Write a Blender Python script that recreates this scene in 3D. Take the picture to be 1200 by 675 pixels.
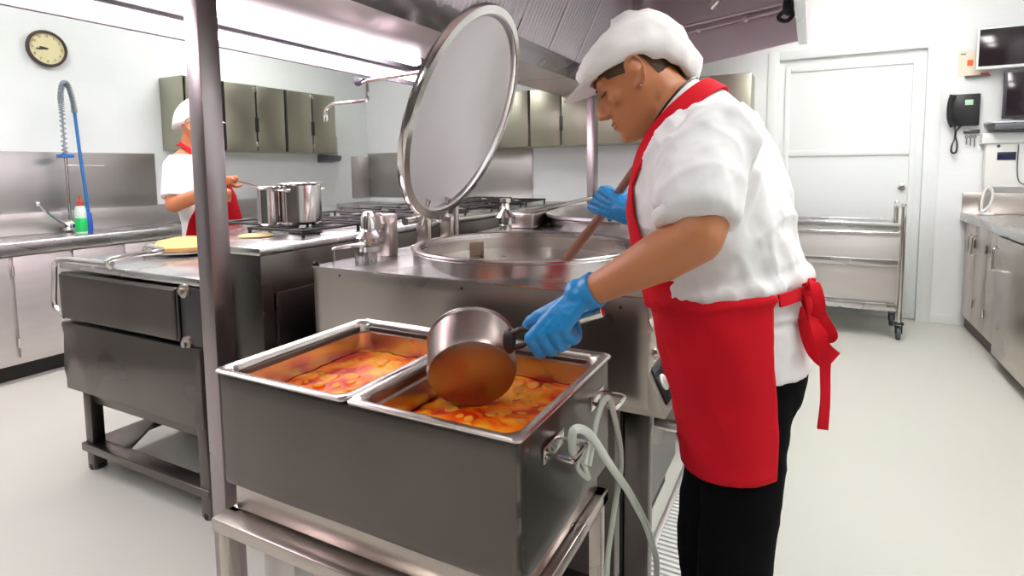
import bpy, bmesh, math, random
from mathutils import Vector, Matrix, noise
V = Vector; PI = math.pi; rnd = random.Random(7)
for o in list(bpy.data.objects): bpy.data.objects.remove(o)
S = bpy.context.scene; COL = S.collection

# ------------------------------------------------------------------ camera, exposure, lights
FPX, CYP, YAW, PITCH, ROLL, CAMH = 672.4, 254.8, .4812, .0865, -.0115, 1.3
def _rx(b): return Matrix(((1,0,0),(0,math.cos(b),-math.sin(b)),(0,math.sin(b),math.cos(b))))
_a = YAW
RM = Matrix(((math.cos(ROLL),-math.sin(ROLL),0),(math.sin(ROLL),math.cos(ROLL),0),(0,0,1))) @ _rx(PITCH) @ \
     Matrix(((1,0,0),(0,0,-1),(0,1,0))) @ Matrix(((math.cos(_a),math.sin(_a),0),(-math.sin(_a),math.cos(_a),0),(0,0,1)))
cd = bpy.data.cameras.new('camera'); cam = bpy.data.objects.new('camera', cd); COL.objects.link(cam)
cd.sensor_width = 36; cd.lens = 36*FPX/1200; cd.shift_y = -(337.5-CYP)/1200; cd.clip_start = .02
m3 = Matrix((RM[0], -RM[1], -RM[2])).transposed()
cam.matrix_world = Matrix.Translation((0,0,CAMH)) @ m3.to_4x4()
S.camera = cam
RT = RM.transposed()
def P(u, v, X=None, Y=None, Z=None):
    """world point seen at photo point (u, v) on the plane X=, Y= or Z="""
    d = RT @ V(((u-600)/FPX, (v-CYP)/FPX, 1))
    t = X/d.x if X is not None else (Y/d.y if Y is not None else (Z-CAMH)/d.z)
    return V((0,0,CAMH)) + d*t

S.view_settings.view_transform = 'Standard'; S.view_settings.look = 'None'
S.view_settings.gamma = 1; S.view_settings.use_curve_mapping = False
S.view_settings.exposure = 0.72
W = bpy.data.worlds.new('world'); S.world = W; W.use_nodes = True
W.node_tree.nodes['Background'].inputs[0].default_value = (.9,.95,1,1)
W.node_tree.nodes['Background'].inputs[1].default_value = .2
CEIL_E, TUBE_E = 18.5, 14.0

# ------------------------------------------------------------------ materials
MATS = {}
def mat(name, col, rough=.5, metal=0., bump=0, bscale=30, var=0, vscale=3, stretch=None, emit=0, sss=0, spec=None, coat=0, rvar=0):
    if name in MATS: return MATS[name]
    m = bpy.data.materials.new(name); m.use_nodes = True; nt = m.node_tree; N = nt.nodes; L = nt.links
    b = N['Principled BSDF']; b.inputs['Base Color'].default_value = (*col,1); b.inputs['Roughness'].default_value = rough
    b.inputs['Metallic'].default_value = metal
    if spec is not None: b.inputs['Specular IOR Level'].default_value = spec
    if coat: b.inputs['Coat Weight'].default_value = coat; b.inputs['Coat Roughness'].default_value = .1
    if sss: b.inputs['Subsurface Weight'].default_value = sss; b.inputs['Subsurface Radius'].default_value = (.02,.008,.004); b.inputs['Subsurface Scale'].default_value = .5
    if emit: b.inputs['Emission Color'].default_value = (*col,1); b.inputs['Emission Strength'].default_value = emit
    tc = N.new('ShaderNodeTexCoord'); mp = N.new('ShaderNodeMapping'); L.new(tc.outputs['Object'], mp.inputs['Vector'])
    if stretch: mp.inputs['Scale'].default_value = stretch
    if var or rvar:
        n = N.new('ShaderNodeTexNoise'); n.inputs['Scale'].default_value = vscale; n.inputs['Detail'].default_value = 1.2 if metal>.9 else 6
        L.new(mp.outputs[0], n.inputs['Vector'])
        if var:
            mx = N.new('ShaderNodeMix'); mx.data_type = 'RGBA'
            mx.inputs[6].default_value = tuple(max(0,c*(1-var)) for c in col)+(1,); mx.inputs[7].default_value = tuple(min(1,c*(1+var)) for c in col)+(1,)
            L.new(n.outputs['Fac'], mx.inputs[0]); L.new(mx.outputs[2], b.inputs['Base Color'])
        if rvar:
            mr = N.new('ShaderNodeMapRange'); mr.inputs[1].default_value=.3; mr.inputs[2].default_value=.7
            mr.inputs[3].default_value = max(.02,rough-rvar); mr.inputs[4].default_value = rough+rvar
            L.new(n.outputs['Fac'], mr.inputs[0]); L.new(mr.outputs[0], b.inputs['Roughness'])
    if bump:
        n2 = N.new('ShaderNodeTexNoise'); n2.inputs['Scale'].default_value = bscale; n2.inputs['Detail'].default_value = 4
        L.new(mp.outputs[0], n2.inputs['Vector']); bp = N.new('ShaderNodeBump'); bp.inputs['Strength'].default_value = bump; bp.inputs['Distance'].default_value = .004
        L.new(n2.outputs['Fac'], bp.inputs['Height']); L.new(bp.outputs[0], b.inputs['Normal'])
    MATS[name] = m; return m
STEEL = mat('brushed_steel', (.56,.50,.46), .31, 1, var=.06, vscale=3, rvar=.05)
STEELD = mat('dark_steel', (.155,.138,.128), .30, 1, var=.42, vscale=2.6, rvar=.03)  # dark steel, its base colour mottled at random
STEELM = mat('splash_steel', (.50,.485,.47), .38, 1, var=.08, vscale=3, rvar=.05)
POSTM = mat('post_steel', (.38,.33,.34), .30, 1, var=.06, vscale=3, rvar=.03)
STEELT = mat('worktop_steel', (.64,.63,.63), .26, 1, var=.04, vscale=4, rvar=.04)
STEELP = mat('polished_steel', (.74,.71,.69), .16, 1, rvar=.05)
STEELL = mat('lid_steel', (.86,.83,.85), .34, 1, var=.07, vscale=3, rvar=.05)
STEELW = mat('satin_steel', (.74,.70,.69), .5, 1, var=.06, vscale=4, stretch=(1,1,6))
CABM = mat('cabinet_steel', (.40,.39,.31), .38, 1, var=.08, vscale=4, rvar=.05)
HOODM = mat('hood_steel', (.80,.68,.72), .34, 1, var=.05, vscale=2, rvar=.05)
PANM = mat('pan_steel', (.66,.60,.57), .24, 1, rvar=.05)
RIMM = mat('rim_steel', (.66,.60,.60), .22, 1, rvar=.04)
POTM = mat('saucepan_steel', (.33,.28,.26), .36, 1, var=.08, stretch=(1,1,10))
BLACK = mat('black_plastic', (.012,.012,.014), .35)
DARK = mat('dark_gap', (.015,.013,.012), .6)
IRON = mat('cast_iron', (.035,.03,.03), .5, .3)
WHITEP = mat('white_plastic', (.82,.83,.82), .4)
WHITEC = mat('coat_cotton', (.80,.79,.80), .85, bump=.25, bscale=25, sss=0)
HATM = mat('cap_cotton', (.84,.81,.80), .9, bump=.3, bscale=40)
RED = mat('apron_red', (.60,.003,.014), .85, spec=.25, bump=.15, bscale=30, var=.08, vscale=6)
SKIN = mat('skin', (.52,.20,.085), .48, sss=.10, var=.06, vscale=8, bump=.08, bscale=60)
LIPS = mat('lips', (.45,.12,.09), .5)
HAIR = mat('brown_hair', (.07,.03,.015), .6, bump=.5, bscale=20, stretch=(1,1,12))
GLOVE = mat('nitrile_glove', (.012,.24,.58), .38, bump=.3, bscale=45)
PANTS = mat('black_trousers', (.003,.003,.004), .95, spec=.1)
SHOEM = mat('white_clog', (.75,.75,.73), .5)
CABLE = mat('white_cable', (.70,.74,.68), .45)
WOOD = mat('paddle_wood', (.30,.13,.08), .6, var=.2, vscale=6, stretch=(1,1,8))
CEILW = mat('ceiling_paint', (.85,.87,.86), .9)
TUBEM = mat('fluorescent_tube', (1,.93,.98), .5, emit=TUBE_E)
DIFF = mat('diffuser_glow', (1,.985,.96), .5, emit=CEIL_E)  # glowing covers of the unseen ceiling lights added for brightness
GLASS = mat('screen_glass', (.025,.015,.02), .12)

def tile_mat(name, col, grout, sx, sy, axes):
    m = bpy.data.materials.new(name); m.use_nodes = True; nt = m.node_tree; N = nt.nodes; L = nt.links; b = N['Principled BSDF']
    tc = N.new('ShaderNodeTexCoord'); sp = N.new('ShaderNodeSeparateXYZ'); cb = N.new('ShaderNodeCombineXYZ')
    L.new(tc.outputs['Object'], sp.inputs[0]); L.new(sp.outputs[axes[0]], cb.inputs[0]); L.new(sp.outputs[axes[1]], cb.inputs[1])
    br = N.new('ShaderNodeTexBrick'); br.offset = 0 if 'tile' in name else .5; br.inputs['Scale'].default_value = 1
    br.inputs['Brick Width'].default_value = sx; br.inputs['Row Height'].default_value = sy
    br.inputs['Mortar Size'].default_value = .0025; br.inputs['Mortar Smooth'].default_value = .3
    br.inputs['Color1'].default_value = (*col,1); br.inputs['Color2'].default_value = (*[c*.985 for c in col],1); br.inputs['Mortar'].default_value = (*grout,1)
    L.new(cb.outputs[0], br.inputs['Vector']); L.new(br.outputs['Color'], b.inputs['Base Color'])
    b.inputs['Roughness'].default_value = .35
    bp = N.new('ShaderNodeBump'); bp.inputs['Strength'].default_value = .15; bp.inputs['Distance'].default_value = .002; bp.invert = True
    L.new(br.outputs['Fac'], bp.inputs['Height']); L.new(bp.outputs[0], b.inputs['Normal'])
    return m
WALLX = tile_mat('tile_wall_side', (.81,.85,.84), (.785,.825,.815), .3, .2, (1,2))
WALLY = tile_mat('tile_wall_end', (.84,.855,.86), (.81,.83,.83), .3, .2, (0,2))
FLOORM = mat('floor_resin', (.58,.575,.525), .42, bump=.03, bscale=60, var=.05, vscale=1.2, rvar=.08)
REARM = mat('rear_wall_dark', (.10,.09,.085), .7)  # unseen wall, darkened so the steel facing it reflects less light

def soup_mat():
    m = bpy.data.materials.new('tomato_stew'); m.use_nodes = True; nt = m.node_tree; N = nt.nodes; L = nt.links; b = N['Principled BSDF']
    tc = N.new('ShaderNodeTexCoord'); n = N.new('ShaderNodeTexNoise'); n.inputs['Scale'].default_value = 13; n.inputs['Detail'].default_value = 5; n.inputs['Distortion'].default_value = .6
    L.new(tc.outputs['Object'], n.inputs['Vector']); cr = N.new('ShaderNodeValToRGB'); L.new(n.outputs['Fac'], cr.inputs[0])
    e = cr.color_ramp.elements; e[0].position = .40; e[0].color = (.62,.025,.002,1); e[1].position = .64; e[1].color = (1,.45,.02,1)
    a = e.new(.5); a.color = (.98,.17,.003,1)
    L.new(cr.outputs[0], b.inputs['Base Color']); b.inputs['Roughness'].default_value = .45
    b.inputs['Specular IOR Level'].default_value = .3
    return m
SOUP = soup_mat()
SLICE = mat('potato_slice', (.95,.33,.03), .5, var=.25, vscale=30, spec=.3)

# ------------------------------------------------------------------ helpers
ORG = {}
def mesh_of(bm, name, smooth=True):
    me = bpy.data.meshes.new(name); bmesh.ops.recalc_face_normals(bm, faces=bm.faces); bm.to_mesh(me); bm.free()
    return me
def setsmooth(me, ang=35):
    me.polygons.foreach_set('use_smooth', [True]*len(me.polygons))
    try: me.set_sharp_from_angle(angle=math.radians(ang))
    except Exception: pass
def tag(o, label=None, cat=None, group=None, kind=None):
    if label: o['label'] = label
    if cat: o['category'] = cat
    if group: o['group'] = group
    if kind: o['kind'] = kind
    return o
def thing(name, loc, label, cat, group=None):
    o = bpy.data.objects.new(name, None); COL.objects.link(o); o.location = loc; o.empty_display_size = .1
    ORG[o.name] = V(loc); return tag(o, label, cat, group)
def put(name, bm, m, parent=None, loc=None, ang=35, label=None):
    """bm (or mesh) in world coordinates -> one mesh object"""
    me = mesh_of(bm, name) if isinstance(bm, bmesh.types.BMesh) else bm
    org = ORG[parent.name] if parent else V(loc or (0,0,0))
    if loc is not None and parent: org = V(loc)
    me.transform(Matrix.Translation(-org)); me.materials.clear(); me.materials.append(m); setsmooth(me, ang)
    o = bpy.data.objects.new(name, me); COL.objects.link(o); ORG[o.name] = org
    if parent: o.parent = parent; o.location = org - ORG[parent.name]
    else: o.location = org
    if label: o['label'] = label
    return o
def struct(name, bm, m, loc=None): return tag(put(name, bm, m, loc=loc), kind='structure')
NB = bmesh.new
def box(bm, x0,x1,y0,y1,z0,z1, bev=.003, seg=2):
    if x0>x1: x0,x1=x1,x0
    if y0>y1: y0,y1=y1,y0
    if z0>z1: z0,z1=z1,z0
    r = bmesh.ops.create_cube(bm, size=1); vs = r['verts']
    bmesh.ops.transform(bm, matrix=Matrix.Translation(((x0+x1)/2,(y0+y1)/2,(z0+z1)/2)) @ Matrix.Diagonal((x1-x0,y1-y0,z1-z0,1)), verts=vs)
    bev = min(bev, .45*min(x1-x0,y1-y0,z1-z0))
    if bev > 0: bmesh.ops.bevel(bm, geom=list({e for v in vs for e in v.link_edges}), offset=bev, segments=seg, affect='EDGES', profile=.5)
    return bm
def B(*a, **k): return box(NB(), *a, **k)
def obox(bm, c, ax, ay, az, sx, sy, sz, bev=.002):
    t = NB(); box(t, -sx/2,sx/2,-sy/2,sy/2,-sz/2,sz/2, bev)
    M = Matrix((V(ax).normalized(),V(ay).normalized(),V(az).normalized())).transposed().to_4x4(); M.translation = V(c)
    t.transform(M); merge(bm, t); return bm
def merge(bm, t):
    me = bpy.data.meshes.new('t'); t.to_mesh(me); t.free(); bm.from_mesh(me); bpy.data.meshes.remove(me)
def frames(pts):
    n = len(pts); T = []
    for i in range(n):
        d = pts[min(i+1,n-1)]-pts[max(i-1,0)]
        T.append(d.normalized() if d.length>1e-9 else V((0,0,1)))
    up = V((0,0,1)) if abs(T[0].z)<.9 else V((1,0,0)); U = []; u = (up - T[0]*up.dot(T[0])).normalized()
    for t in T:
        u = (u - t*u.dot(t)).normalized(); U.append(u.copy())
    return T, U
def spline(pts, k=5, closed=False):
    pts = [V(p) for p in pts]; out = []; n = len(pts)
    for i in range(n-1 if not closed else n):
        g = (lambda j: pts[j%n]) if closed else (lambda j: pts[max(0,min(n-1,j))])
        a,b,c,d = g(i-1),g(i),g(i+1),g(i+2)
        for s in range(k):
            t = s/k; out.append(.5*((2*b)+(c-a)*t+(2*a-5*b+4*c-d)*t*t+(3*b-a-3*c+d)*t**3))
    if not closed: out.append(pts[-1])
    return out
def loft(bm, rings, cap=True, closed=True):
    R_ = [[bm.verts.new(p) for p in r] for r in rings]
    for a, b in zip(R_, R_[1:]):
        n = len(a)
        for i in range(n if closed else n-1):
            j = (i+1)%n
            try: bm.faces.new((a[i],a[j],b[j],b[i]))
            except ValueError: pass
    if cap and closed:
        for r in (R_[0], R_[-1]):
            try: bm.faces.new(r)
            except ValueError: pass
    return bm
def tube(bm, pts, r, n=12, k=0, flat=1, cap=True, up=None):
    pts = [V(p) for p in pts]; rs = r if isinstance(r,(list,tuple)) else [r]*len(pts)
    if k:
        q = spline(pts, k); rr = []
        for i in range(len(q)):
            f = i/k; a = int(min(f,len(rs)-1)); b_ = min(a+1,len(rs)-1); rr.append(rs[a]+(rs[b_]-rs[a])*(f-a))
        pts, rs = q, rr
    T, U = frames(pts)
    if up is not None:
        U = [(V(up)-t*V(up).dot(t)).normalized() for t in T]
    rings = []
    for p,t,u,rad in zip(pts,T,U,rs):
        w = t.cross(u); rings.append([p+u*math.cos(2*PI*i/n)*rad*flat+w*math.sin(2*PI*i/n)*rad for i in range(n)])
    return loft(bm, rings, cap)
def TB(*a, **k): return tube(NB(), *a, **k)
def capsule(bm, pts, rs, n=12, k=0):
    """tube with rounded ends, closed: for fusing"""
    pts = [V(p) for p in pts]; rs = list(rs) if isinstance(rs,(list,tuple)) else [rs]*len(pts)
    tube(bm, pts, rs, n, k)
    for p, r in ((pts[0],rs[0]),(pts[-1],rs[-1])): ball(bm, p, (r,r,r), 12, 8)
    return bm
def ball(bm, c, r, u=16, v=12, M=None):
    if not isinstance(r,(tuple,list)): r = (r,r,r)
    res = bmesh.ops.create_uvsphere(bm, u_segments=u, v_segments=v, radius=1)
    m = Matrix.Translation(V(c)) @ ((M.to_4x4() if M is not None else Matrix.Identity(4)) @ Matrix.Diagonal((*r,1)))
    bmesh.ops.transform(bm, matrix=m, verts=res['verts']); return bm
def lathe(bm, c, prof, n=48, axis=(0,0,1), cap=False):
    """prof = [(radius, height)], closed at the axis when radius 0"""
    ax = V(axis).normalized(); u = V((1,0,0)) if abs(ax.x)<.9 else V((0,1,0)); u = (u-ax*u.dot(ax)).normalized(); w = ax.cross(u); c = V(c)
    rings = [[c+ax*h+(u*math.cos(2*PI*i/n)+w*math.sin(2*PI*i/n))*max(r,1e-5) for i in range(n)] for r,h in prof]
    loft(bm, rings, cap); bmesh.ops.remove_doubles(bm, verts=bm.verts, dist=2e-5); return bm
def LT(*a, **k): return lathe(NB(), *a, **k)
def prism(bm, poly, a0, a1, axis='y', bev=.002):
    """polygon in the two other axes, extruded along axis"""
    f = {'y':lambda p,a:(p[0],a,p[1]), 'x':lambda p,a:(a,p[0],p[1]), 'z':lambda p,a:(p[0],p[1],a)}[axis]
    t = NB(); loft(t, [[V(f(p,a0)) for p in poly],[V(f(p,a1)) for p in poly]])
    bmesh.ops.recalc_face_normals(t, faces=t.faces)
    if bev: bmesh.ops.bevel(t, geom=t.edges[:], offset=bev, segments=2, affect='EDGES', profile=.5)
    merge(bm, t); return bm
def PR(*a, **k): return prism(NB(), *a, **k)
def fuse(bm, voxel=.006, smooth=6, disp=None):
    me = mesh_of(bm, 'tmp'); o = bpy.data.objects.new('tmp', me); COL.objects.link(o)
    md = o.modifiers.new('r','REMESH'); md.mode = 'VOXEL'; md.voxel_size = voxel
    if smooth: s = o.modifiers.new('s','SMOOTH'); s.iterations = smooth; s.factor = .5
    dg = bpy.context.evaluated_depsgraph_get(); dg.update(); r = bpy.data.meshes.new_from_object(o.evaluated_get(dg))
    bpy.data.objects.remove(o)
    if disp: displace(r, disp)
    return r
def displace(me, f):
    ns = [v.normal.copy() for v in me.vertices]
    for v, n in zip(me.vertices, ns): v.co = v.co + n*f(v.co, n)
def folds(amp, sc, seed=0, stretch=(1,1,1)):
    st = V(stretch)
    def f(p, n):
        q = V((p.x*st.x, p.y*st.y, p.z*st.z))*sc + V((seed,seed*1.7,0))
        a = noise.noise(q); b = noise.noise(q*2.1+V((3,1,7)))
        return amp*((1-2*abs(a))*.7 + (1-2*abs(b))*.3 - .4)
    return f
def creases(amp, sc, d, squash=.28, seed=0):
    d = V(d).normalized()
    def f(p, n):
        q = (p - d*p.dot(d)*(1-squash))*sc + V((seed,seed*.7,seed*1.3)); q += V((noise.noise(p*6),noise.noise(p*6+V((5,5,5))),0))*.35
        a = abs(noise.noise(q)); c = abs(noise.noise(q*1.9+V((9,2,4))))
        return amp*(.55-1.5*a**.8+.25*(1-2*c))
    return f
def dent(bm, amp=.0022, sc=4.5, cut=.05):
    for _ in range(5):
        es=[e for e in bm.edges if e.calc_length()>cut]
        if not es: break
        bmesh.ops.subdivide_edges(bm, edges=es, cuts=1, use_grid_fill=True)
    bm.normal_update(); ns=[(v,v.normal.copy()) for v in bm.verts]
    for v,n in ns: v.co += n*amp*noise.noise(v.co*sc)
    return bm
def handle_bow(p0, p1, out, r=.006, n=8):
    """U-shaped bar handle from p0 to p1 standing off by out"""
    p0,p1,out = V(p0),V(p1),V(out); c = (p1-p0)*.12
    return TB([p0,p0+out*.8,p0+out+c,p1+out-c,p1+out*.8,p1], r, n, 3)

# ------------------------------------------------------------------ room
XL, XR, YB, YF, ZC = -5.0, 1.75, 5.65, -2.8, 3.1
struct('floor', B(XL-.1,XR+.1,YF-.1,YB+.1,-.1,0,bev=0), FLOORM)
struct('ceiling', B(XL-.1,XR+.1,YF-.1,YB+.1,ZC,ZC+.1,bev=0), CEILW)
struct('wall_left', B(XL-.1,XL,YF,YB+.1,0,ZC,bev=0), WALLX)
struct('wall_right', B(XR,XR+.1,YF,YB+.1,0,ZC,bev=0), WALLX)
struct('wall_front', B(XL,XR,YF-.1,YF,0,ZC,bev=0), REARM)
b = NB()
DX0, DX1, DZ = -.37, .89, 2.28      # opening for the door
box(b, XL,DX0,YB,YB+.12,0,ZC,bev=0); box(b, DX1,XR,YB,YB+.12,0,ZC,bev=0); box(b, DX0,DX1,YB,YB+.12,DZ,ZC,bev=0)
struct('wall_back', b, WALLY)
DOORM = mat('door_paint', (.80,.83,.82), .5)
b = NB()
box(b, DX0,DX0+.09,YB-.012,YB+.06,0,DZ); box(b, DX1-.10,DX1,YB-.012,YB+.06,0,DZ); box(b, DX0+.0905,DX1-.1005,YB-.0115,YB+.06,DZ-.07,DZ-.0005)
struct('trim_1', b, DOORM)
d = struct('door_1', B(DX0+.09,DX1-.10,YB+.03,YB+.065,.01,DZ-.07), DOORM)
b = NB()
for z0,z1 in ((.05,.12),(1.37,1.42),(2.10,2.14)): box(b, DX0+.1805,DX1-.1905,YB+.015,YB+.03,z0,z1,.004)
for x in (DX0+.14,DX1-.19): box(b, x,x+.04,YB+.014,YB+.03,.045,2.145,.004)
put('panel_moulding', b, DOORM, d)
k = put('door_lock', LT((.66,YB+.03,1.1),[(0,-.03),(.02,-.03),(.022,-.012),(.028,-.01),(.028,0)],16,axis=(0,1,0)), STEELP, d)
struct('baseboard_back', B(DX1,1.05,YB-.012,YB,0,.08), DOORM)

# ------------------------------------------------------------------ unseen ceiling lights, added to brighten the room
for i,(x,y) in enumerate(((-3.9,1.2),(-3.9,3.6),(.9,1.0),(.9,2.9),(-1.2,-1.2),(.35,4.15))):  # the last one is added to lighten the back wall
    t = thing('added_ceiling_light', (x,y,ZC-.06), ['added unseen ceiling light over the sink counter near the clock','added unseen ceiling light over the wall cabinets','added unseen ceiling light over the open floor on the right','added unseen ceiling light before the white door','added unseen ceiling light behind the serving tub','unseen ceiling light nearest the white door, added to brighten the back wall'][i], 'ceiling light', 'added unseen ceiling lights')
    b = NB(); box(b,x-.17,x+.17,y-.66,y+.66,ZC-.05,ZC-.0,.004); put('housing', b, WHITEP, t)
    put('diffuser', B(x-.15,x+.15,y-.64,y+.64,ZC-.06,ZC-.051,.002), DIFF, t)

# ------------------------------------------------------------------ sink counter on the left wall
SX = -4.40
t = thing('sink_counter', (SX,2.6,0), 'long stainless sink counter with white-looking doors along the left wall under the clock', 'counter')
b = NB(); box(b,XL+.002,SX+.04,-.3,4.1,.12,.80,.004); box(b,XL+.002,SX+.0,-.3,4.1,.10,.13,.002); put('carcass', b, STEELW, t)
put('plinth', B(XL+.002,SX-.03,-.3,4.1,0,.10), DARK, t)
ed = [P(6.7,300,X=SX).y, P(76,300,X=SX).y]; w_ = ed[1]-ed[0]
y0 = ed[0]-2*w_-.02
for i in range(8):
    ya = y0+i*(w_+.012)
    if ya+w_ > 4.08: break
    dd = put('door', B(SX+.04,SX+.06,ya+.006,ya+w_,.15,.79,.004), STEELW, t)
    for z in (.25,.70): put('hinge', TB([(SX+.066,ya+.0,z-.03),(SX+.066,ya+.0,z+.03)],.008,8), STEELP, dd)
b = NB(); box(b,XL+.002,SX+.08,-.3,4.1,.825,.865,.006); box(b,SX+.07,SX+.085,-.3,4.1,.80,.875,.005); box(b,SX+.045,SX+.08,-.3,4.1,.865,.878,.004)
put('worktop', b, STEELT, t)
b = NB(); box(b,XL+.002,XL+.02,-.3,2.96,.865,1.455,.004); box(b,XL+.002,XL+.10,-.3,4.1,.865,1.02,.006); put('splashback', b, STEELM, t)
# pre-rinse tap
ty = 2.24
t = thing('spray_tap', (-4.86,ty,1.02), 'tall sink tap with coiled spring hose and blue spray hose', 'tap')
tx=-4.86
put('column', TB([(tx,ty,.866),(tx,ty,1.43)],.011,10), STEELP, t)
b = NB(); pts=[(tx,ty,1.43),(tx,ty,1.75),(tx,ty-.0,1.86),(tx+.01,ty+.015,1.945),(tx+.02,ty+.04,1.94),(tx+.03,ty+.06,1.84),(tx+.035,ty+.065,1.74)]
path = spline(pts,14); TT,UU = frames(path); hel=[]
for i in range(len(path)*4-4):
    f=i/4; a=int(f); p=path[a].lerp(path[min(a+1,len(path)-1)],f-a); u=UU[a]; w=TT[a].cross(u); ph=i*1.15
    hel.append(p+(u*math.cos(ph)+w*math.sin(ph))*.017)
tube(b, hel, .0036, 6); tube(b, path, .007, 8); put('spring', b, mat('spring_steel',(.30,.35,.38),.35,.8), t)
put('clip', B(tx-.02,tx+.06,ty-.05,ty+.03,1.41,1.435), mat('blue_clip',(.02,.16,.5),.4), t)
put('spray_hose', TB([(tx+.035,ty+.065,1.74),(tx+.05,ty+.075,1.4),(tx+.06,ty+.09,1.1),(tx+.06,ty+.095,.98)],.011,10,4), mat('hose_blue',(.02,.16,.45),.4), t)
b=NB(); ball(b,(tx+.03,ty-.02,.91),(.045,.05,.045)); tube(b,[(tx+.03,ty-.02,.91),(tx+.10,ty-.14,.97),(tx+.16,ty-.25,1.08)],.010,8,4); ball(b,(tx+.16,ty-.26,1.09),.017)
put('lever_valve', b, STEELP, t)
b=NB(); tube(b,[(tx,ty,1.36),(tx+.05,ty+.1,1.355),(tx+.07,ty+.22,1.35)],.006,8); put('hook_arm', b, STEELP, t)
def bottle(y, x, z, h, r, lab, m1, m2, capm, name='detergent_bottle'):
    t = thing(name, (x,y,z), lab, 'bottle')
    put('bottle_body', LT((x,y,z),[(0,0),(r,.0),(r*1.05,.02),(r,h*.62),(r*.8,h*.72),(0,h*.73)],20), m1, t)
    put('label_band', LT((x,y,z),[(r*1.06,h*.04),(r*1.08,h*.045),(r*1.08,h*.40),(r*1.06,h*.405)],20), m2, t)
    put('bottle_cap', LT((x,y,z),[(r*.5,h*.70),(r*.5,h*.84),(r*.22,h*.86),(r*.18,h),(0,h)],14), capm, t)
bottle(ty-.025,tx+.20,.866,.27,.034,'upright bottle, white above and green below, by the sink tap',mat('bottle_white',(.65,.8,.7),.3),mat('bottle_green',(.01,.55,.12),.3),mat('cap_red',(.6,.05,.04),.4))
bottle(ty+.045,tx+.14,.866,.20,.030,'short blue bottle right of the green and white one',mat('bottle_blue',(.01,.10,.55),.3),mat('bottle_blue2',(.01,.08,.45),.3),mat('cap_blue',(.02,.12,.5),.4))

# ------------------------------------------------------------------ wall cabinets, left wall
CX = -4.65
ys = [P(u,130,X=CX).y for u in (217,262,335,394)]
labs = ['steel wall cabinet nearest the clock, its side panel in view','middle steel wall cabinet above the cook in the background','steel wall cabinet nearest the soap dispenser']
for i in range(3):
    a,c = ys[i]+.006, ys[i+1]-.006
    t = thing('wall_cabinet', (XL,(a+c)/2,1.48), labs[i], 'cabinet', 'steel wall cabinets on the left wall')
    put('body', B(XL+.002,CX-.022,a,c,1.48,2.10,.004), CABM, t)
    m_ = (a+c)/2
    put('painted_gap_shade', B(CX-.0225,CX-.019,a,c,1.485,2.095,0), DARK, t)  # flat black sheet standing in for shade in the door gaps
    for p,q,s in ((a+.012,m_-.009,1),(m_+.009,c-.012,-1)):
        dd = put('door', B(CX-.02,CX,p,q,1.485,2.095,.005), CABM, t)
        yy = q-.004 if s>0 else p+.004
        put('recessed_grip', B(CX-.004,CX+.003,yy-.008,yy+.008,1.66,1.80,.002), DARK, dd)
    for z in (1.52,2.03): put('hinge', B(CX-.004,CX+.006,m_-.012,m_+.012,z,z+.05,.002), STEELP, t)
# soap dispenser, clock
t = thing('soap_dispenser', (XL,4.9,1.38), 'grey and white wall dispenser right of the wall cabinets', 'dispenser')
put('cover', B(XL+.002,XL+.12,4.80,5.02,1.45,1.70,.03,4), mat('dispenser_grey',(.42,.45,.46),.4), t)
put('tray', PR([(XL+.002,1.38),(XL+.15,1.40),(XL+.17,1.46),(XL+.002,1.47)],4.80,5.02,'y',.01), mat('dark_grey_plastic',(.12,.12,.14),.4), t)
cy,cz = P(55,57,X=XL+.02).y, P(55,57,X=XL+.02).z
t = thing('wall_clock', (XL,cy,cz), 'round wall clock with cream face and dark rim', 'clock')
CR=.125
put('rim', LT((XL+.001,cy,cz),[(0,0),(CR,0),(CR+.006,.02),(CR,.035),(CR-.012,.035),(CR-.014,.02)],48,axis=(1,0,0)), mat('clock_rim',(.06,.04,.035),.4), t)
put('face', LT((XL+.001,cy,cz),[(CR-.012,.019),(0,.02)],48,axis=(1,0,0)), mat('clock_face',(.72,.66,.38),.5), t)
def text_bm(s, size):
    cu = bpy.data.curves.new('t','FONT'); cu.body = s; cu.size = size; cu.align_x='CENTER'; cu.align_y='CENTER'; cu.extrude=.0006
    o = bpy.data.objects.new('t',cu); COL.objects.link(o); dg=bpy.context.evaluated_depsgraph_get(); dg.update()
    me = bpy.data.meshes.new_from_object(o.evaluated_get(dg)); bm=NB(); bm.from_mesh(me); bpy.data.objects.remove(o); bpy.data.meshes.remove(me); return bm
b=NB()
for i in range(1,13):
    a=i/12*2*PI; tb=text_bm(str(i),.026); M=Matrix(((0,0,1),(1,0,0),(0,1,0))).to_4x4()
    M.translation=V((XL+.023,cy+math.sin(a)*CR*.72,cz+math.cos(a)*CR*.72)); tb.transform(M); merge(b,tb)
put('numerals', b, mat('numeral_ink',(.25,.2,.12),.6), t)
b=NB()
obox(b,(XL+.027,cy-.03,cz-.004),(1,0,0),(0,1,.1),(0,-.1,1),.002,.075,.008); put('minute_hand', b, DARK, t)
put('hour_hand', obox(NB(),(XL+.025,cy-.022,cz+.004),(1,0,0),(0,1,-.12),(0,.12,1),.002,.05,.009), DARK, t)

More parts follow.
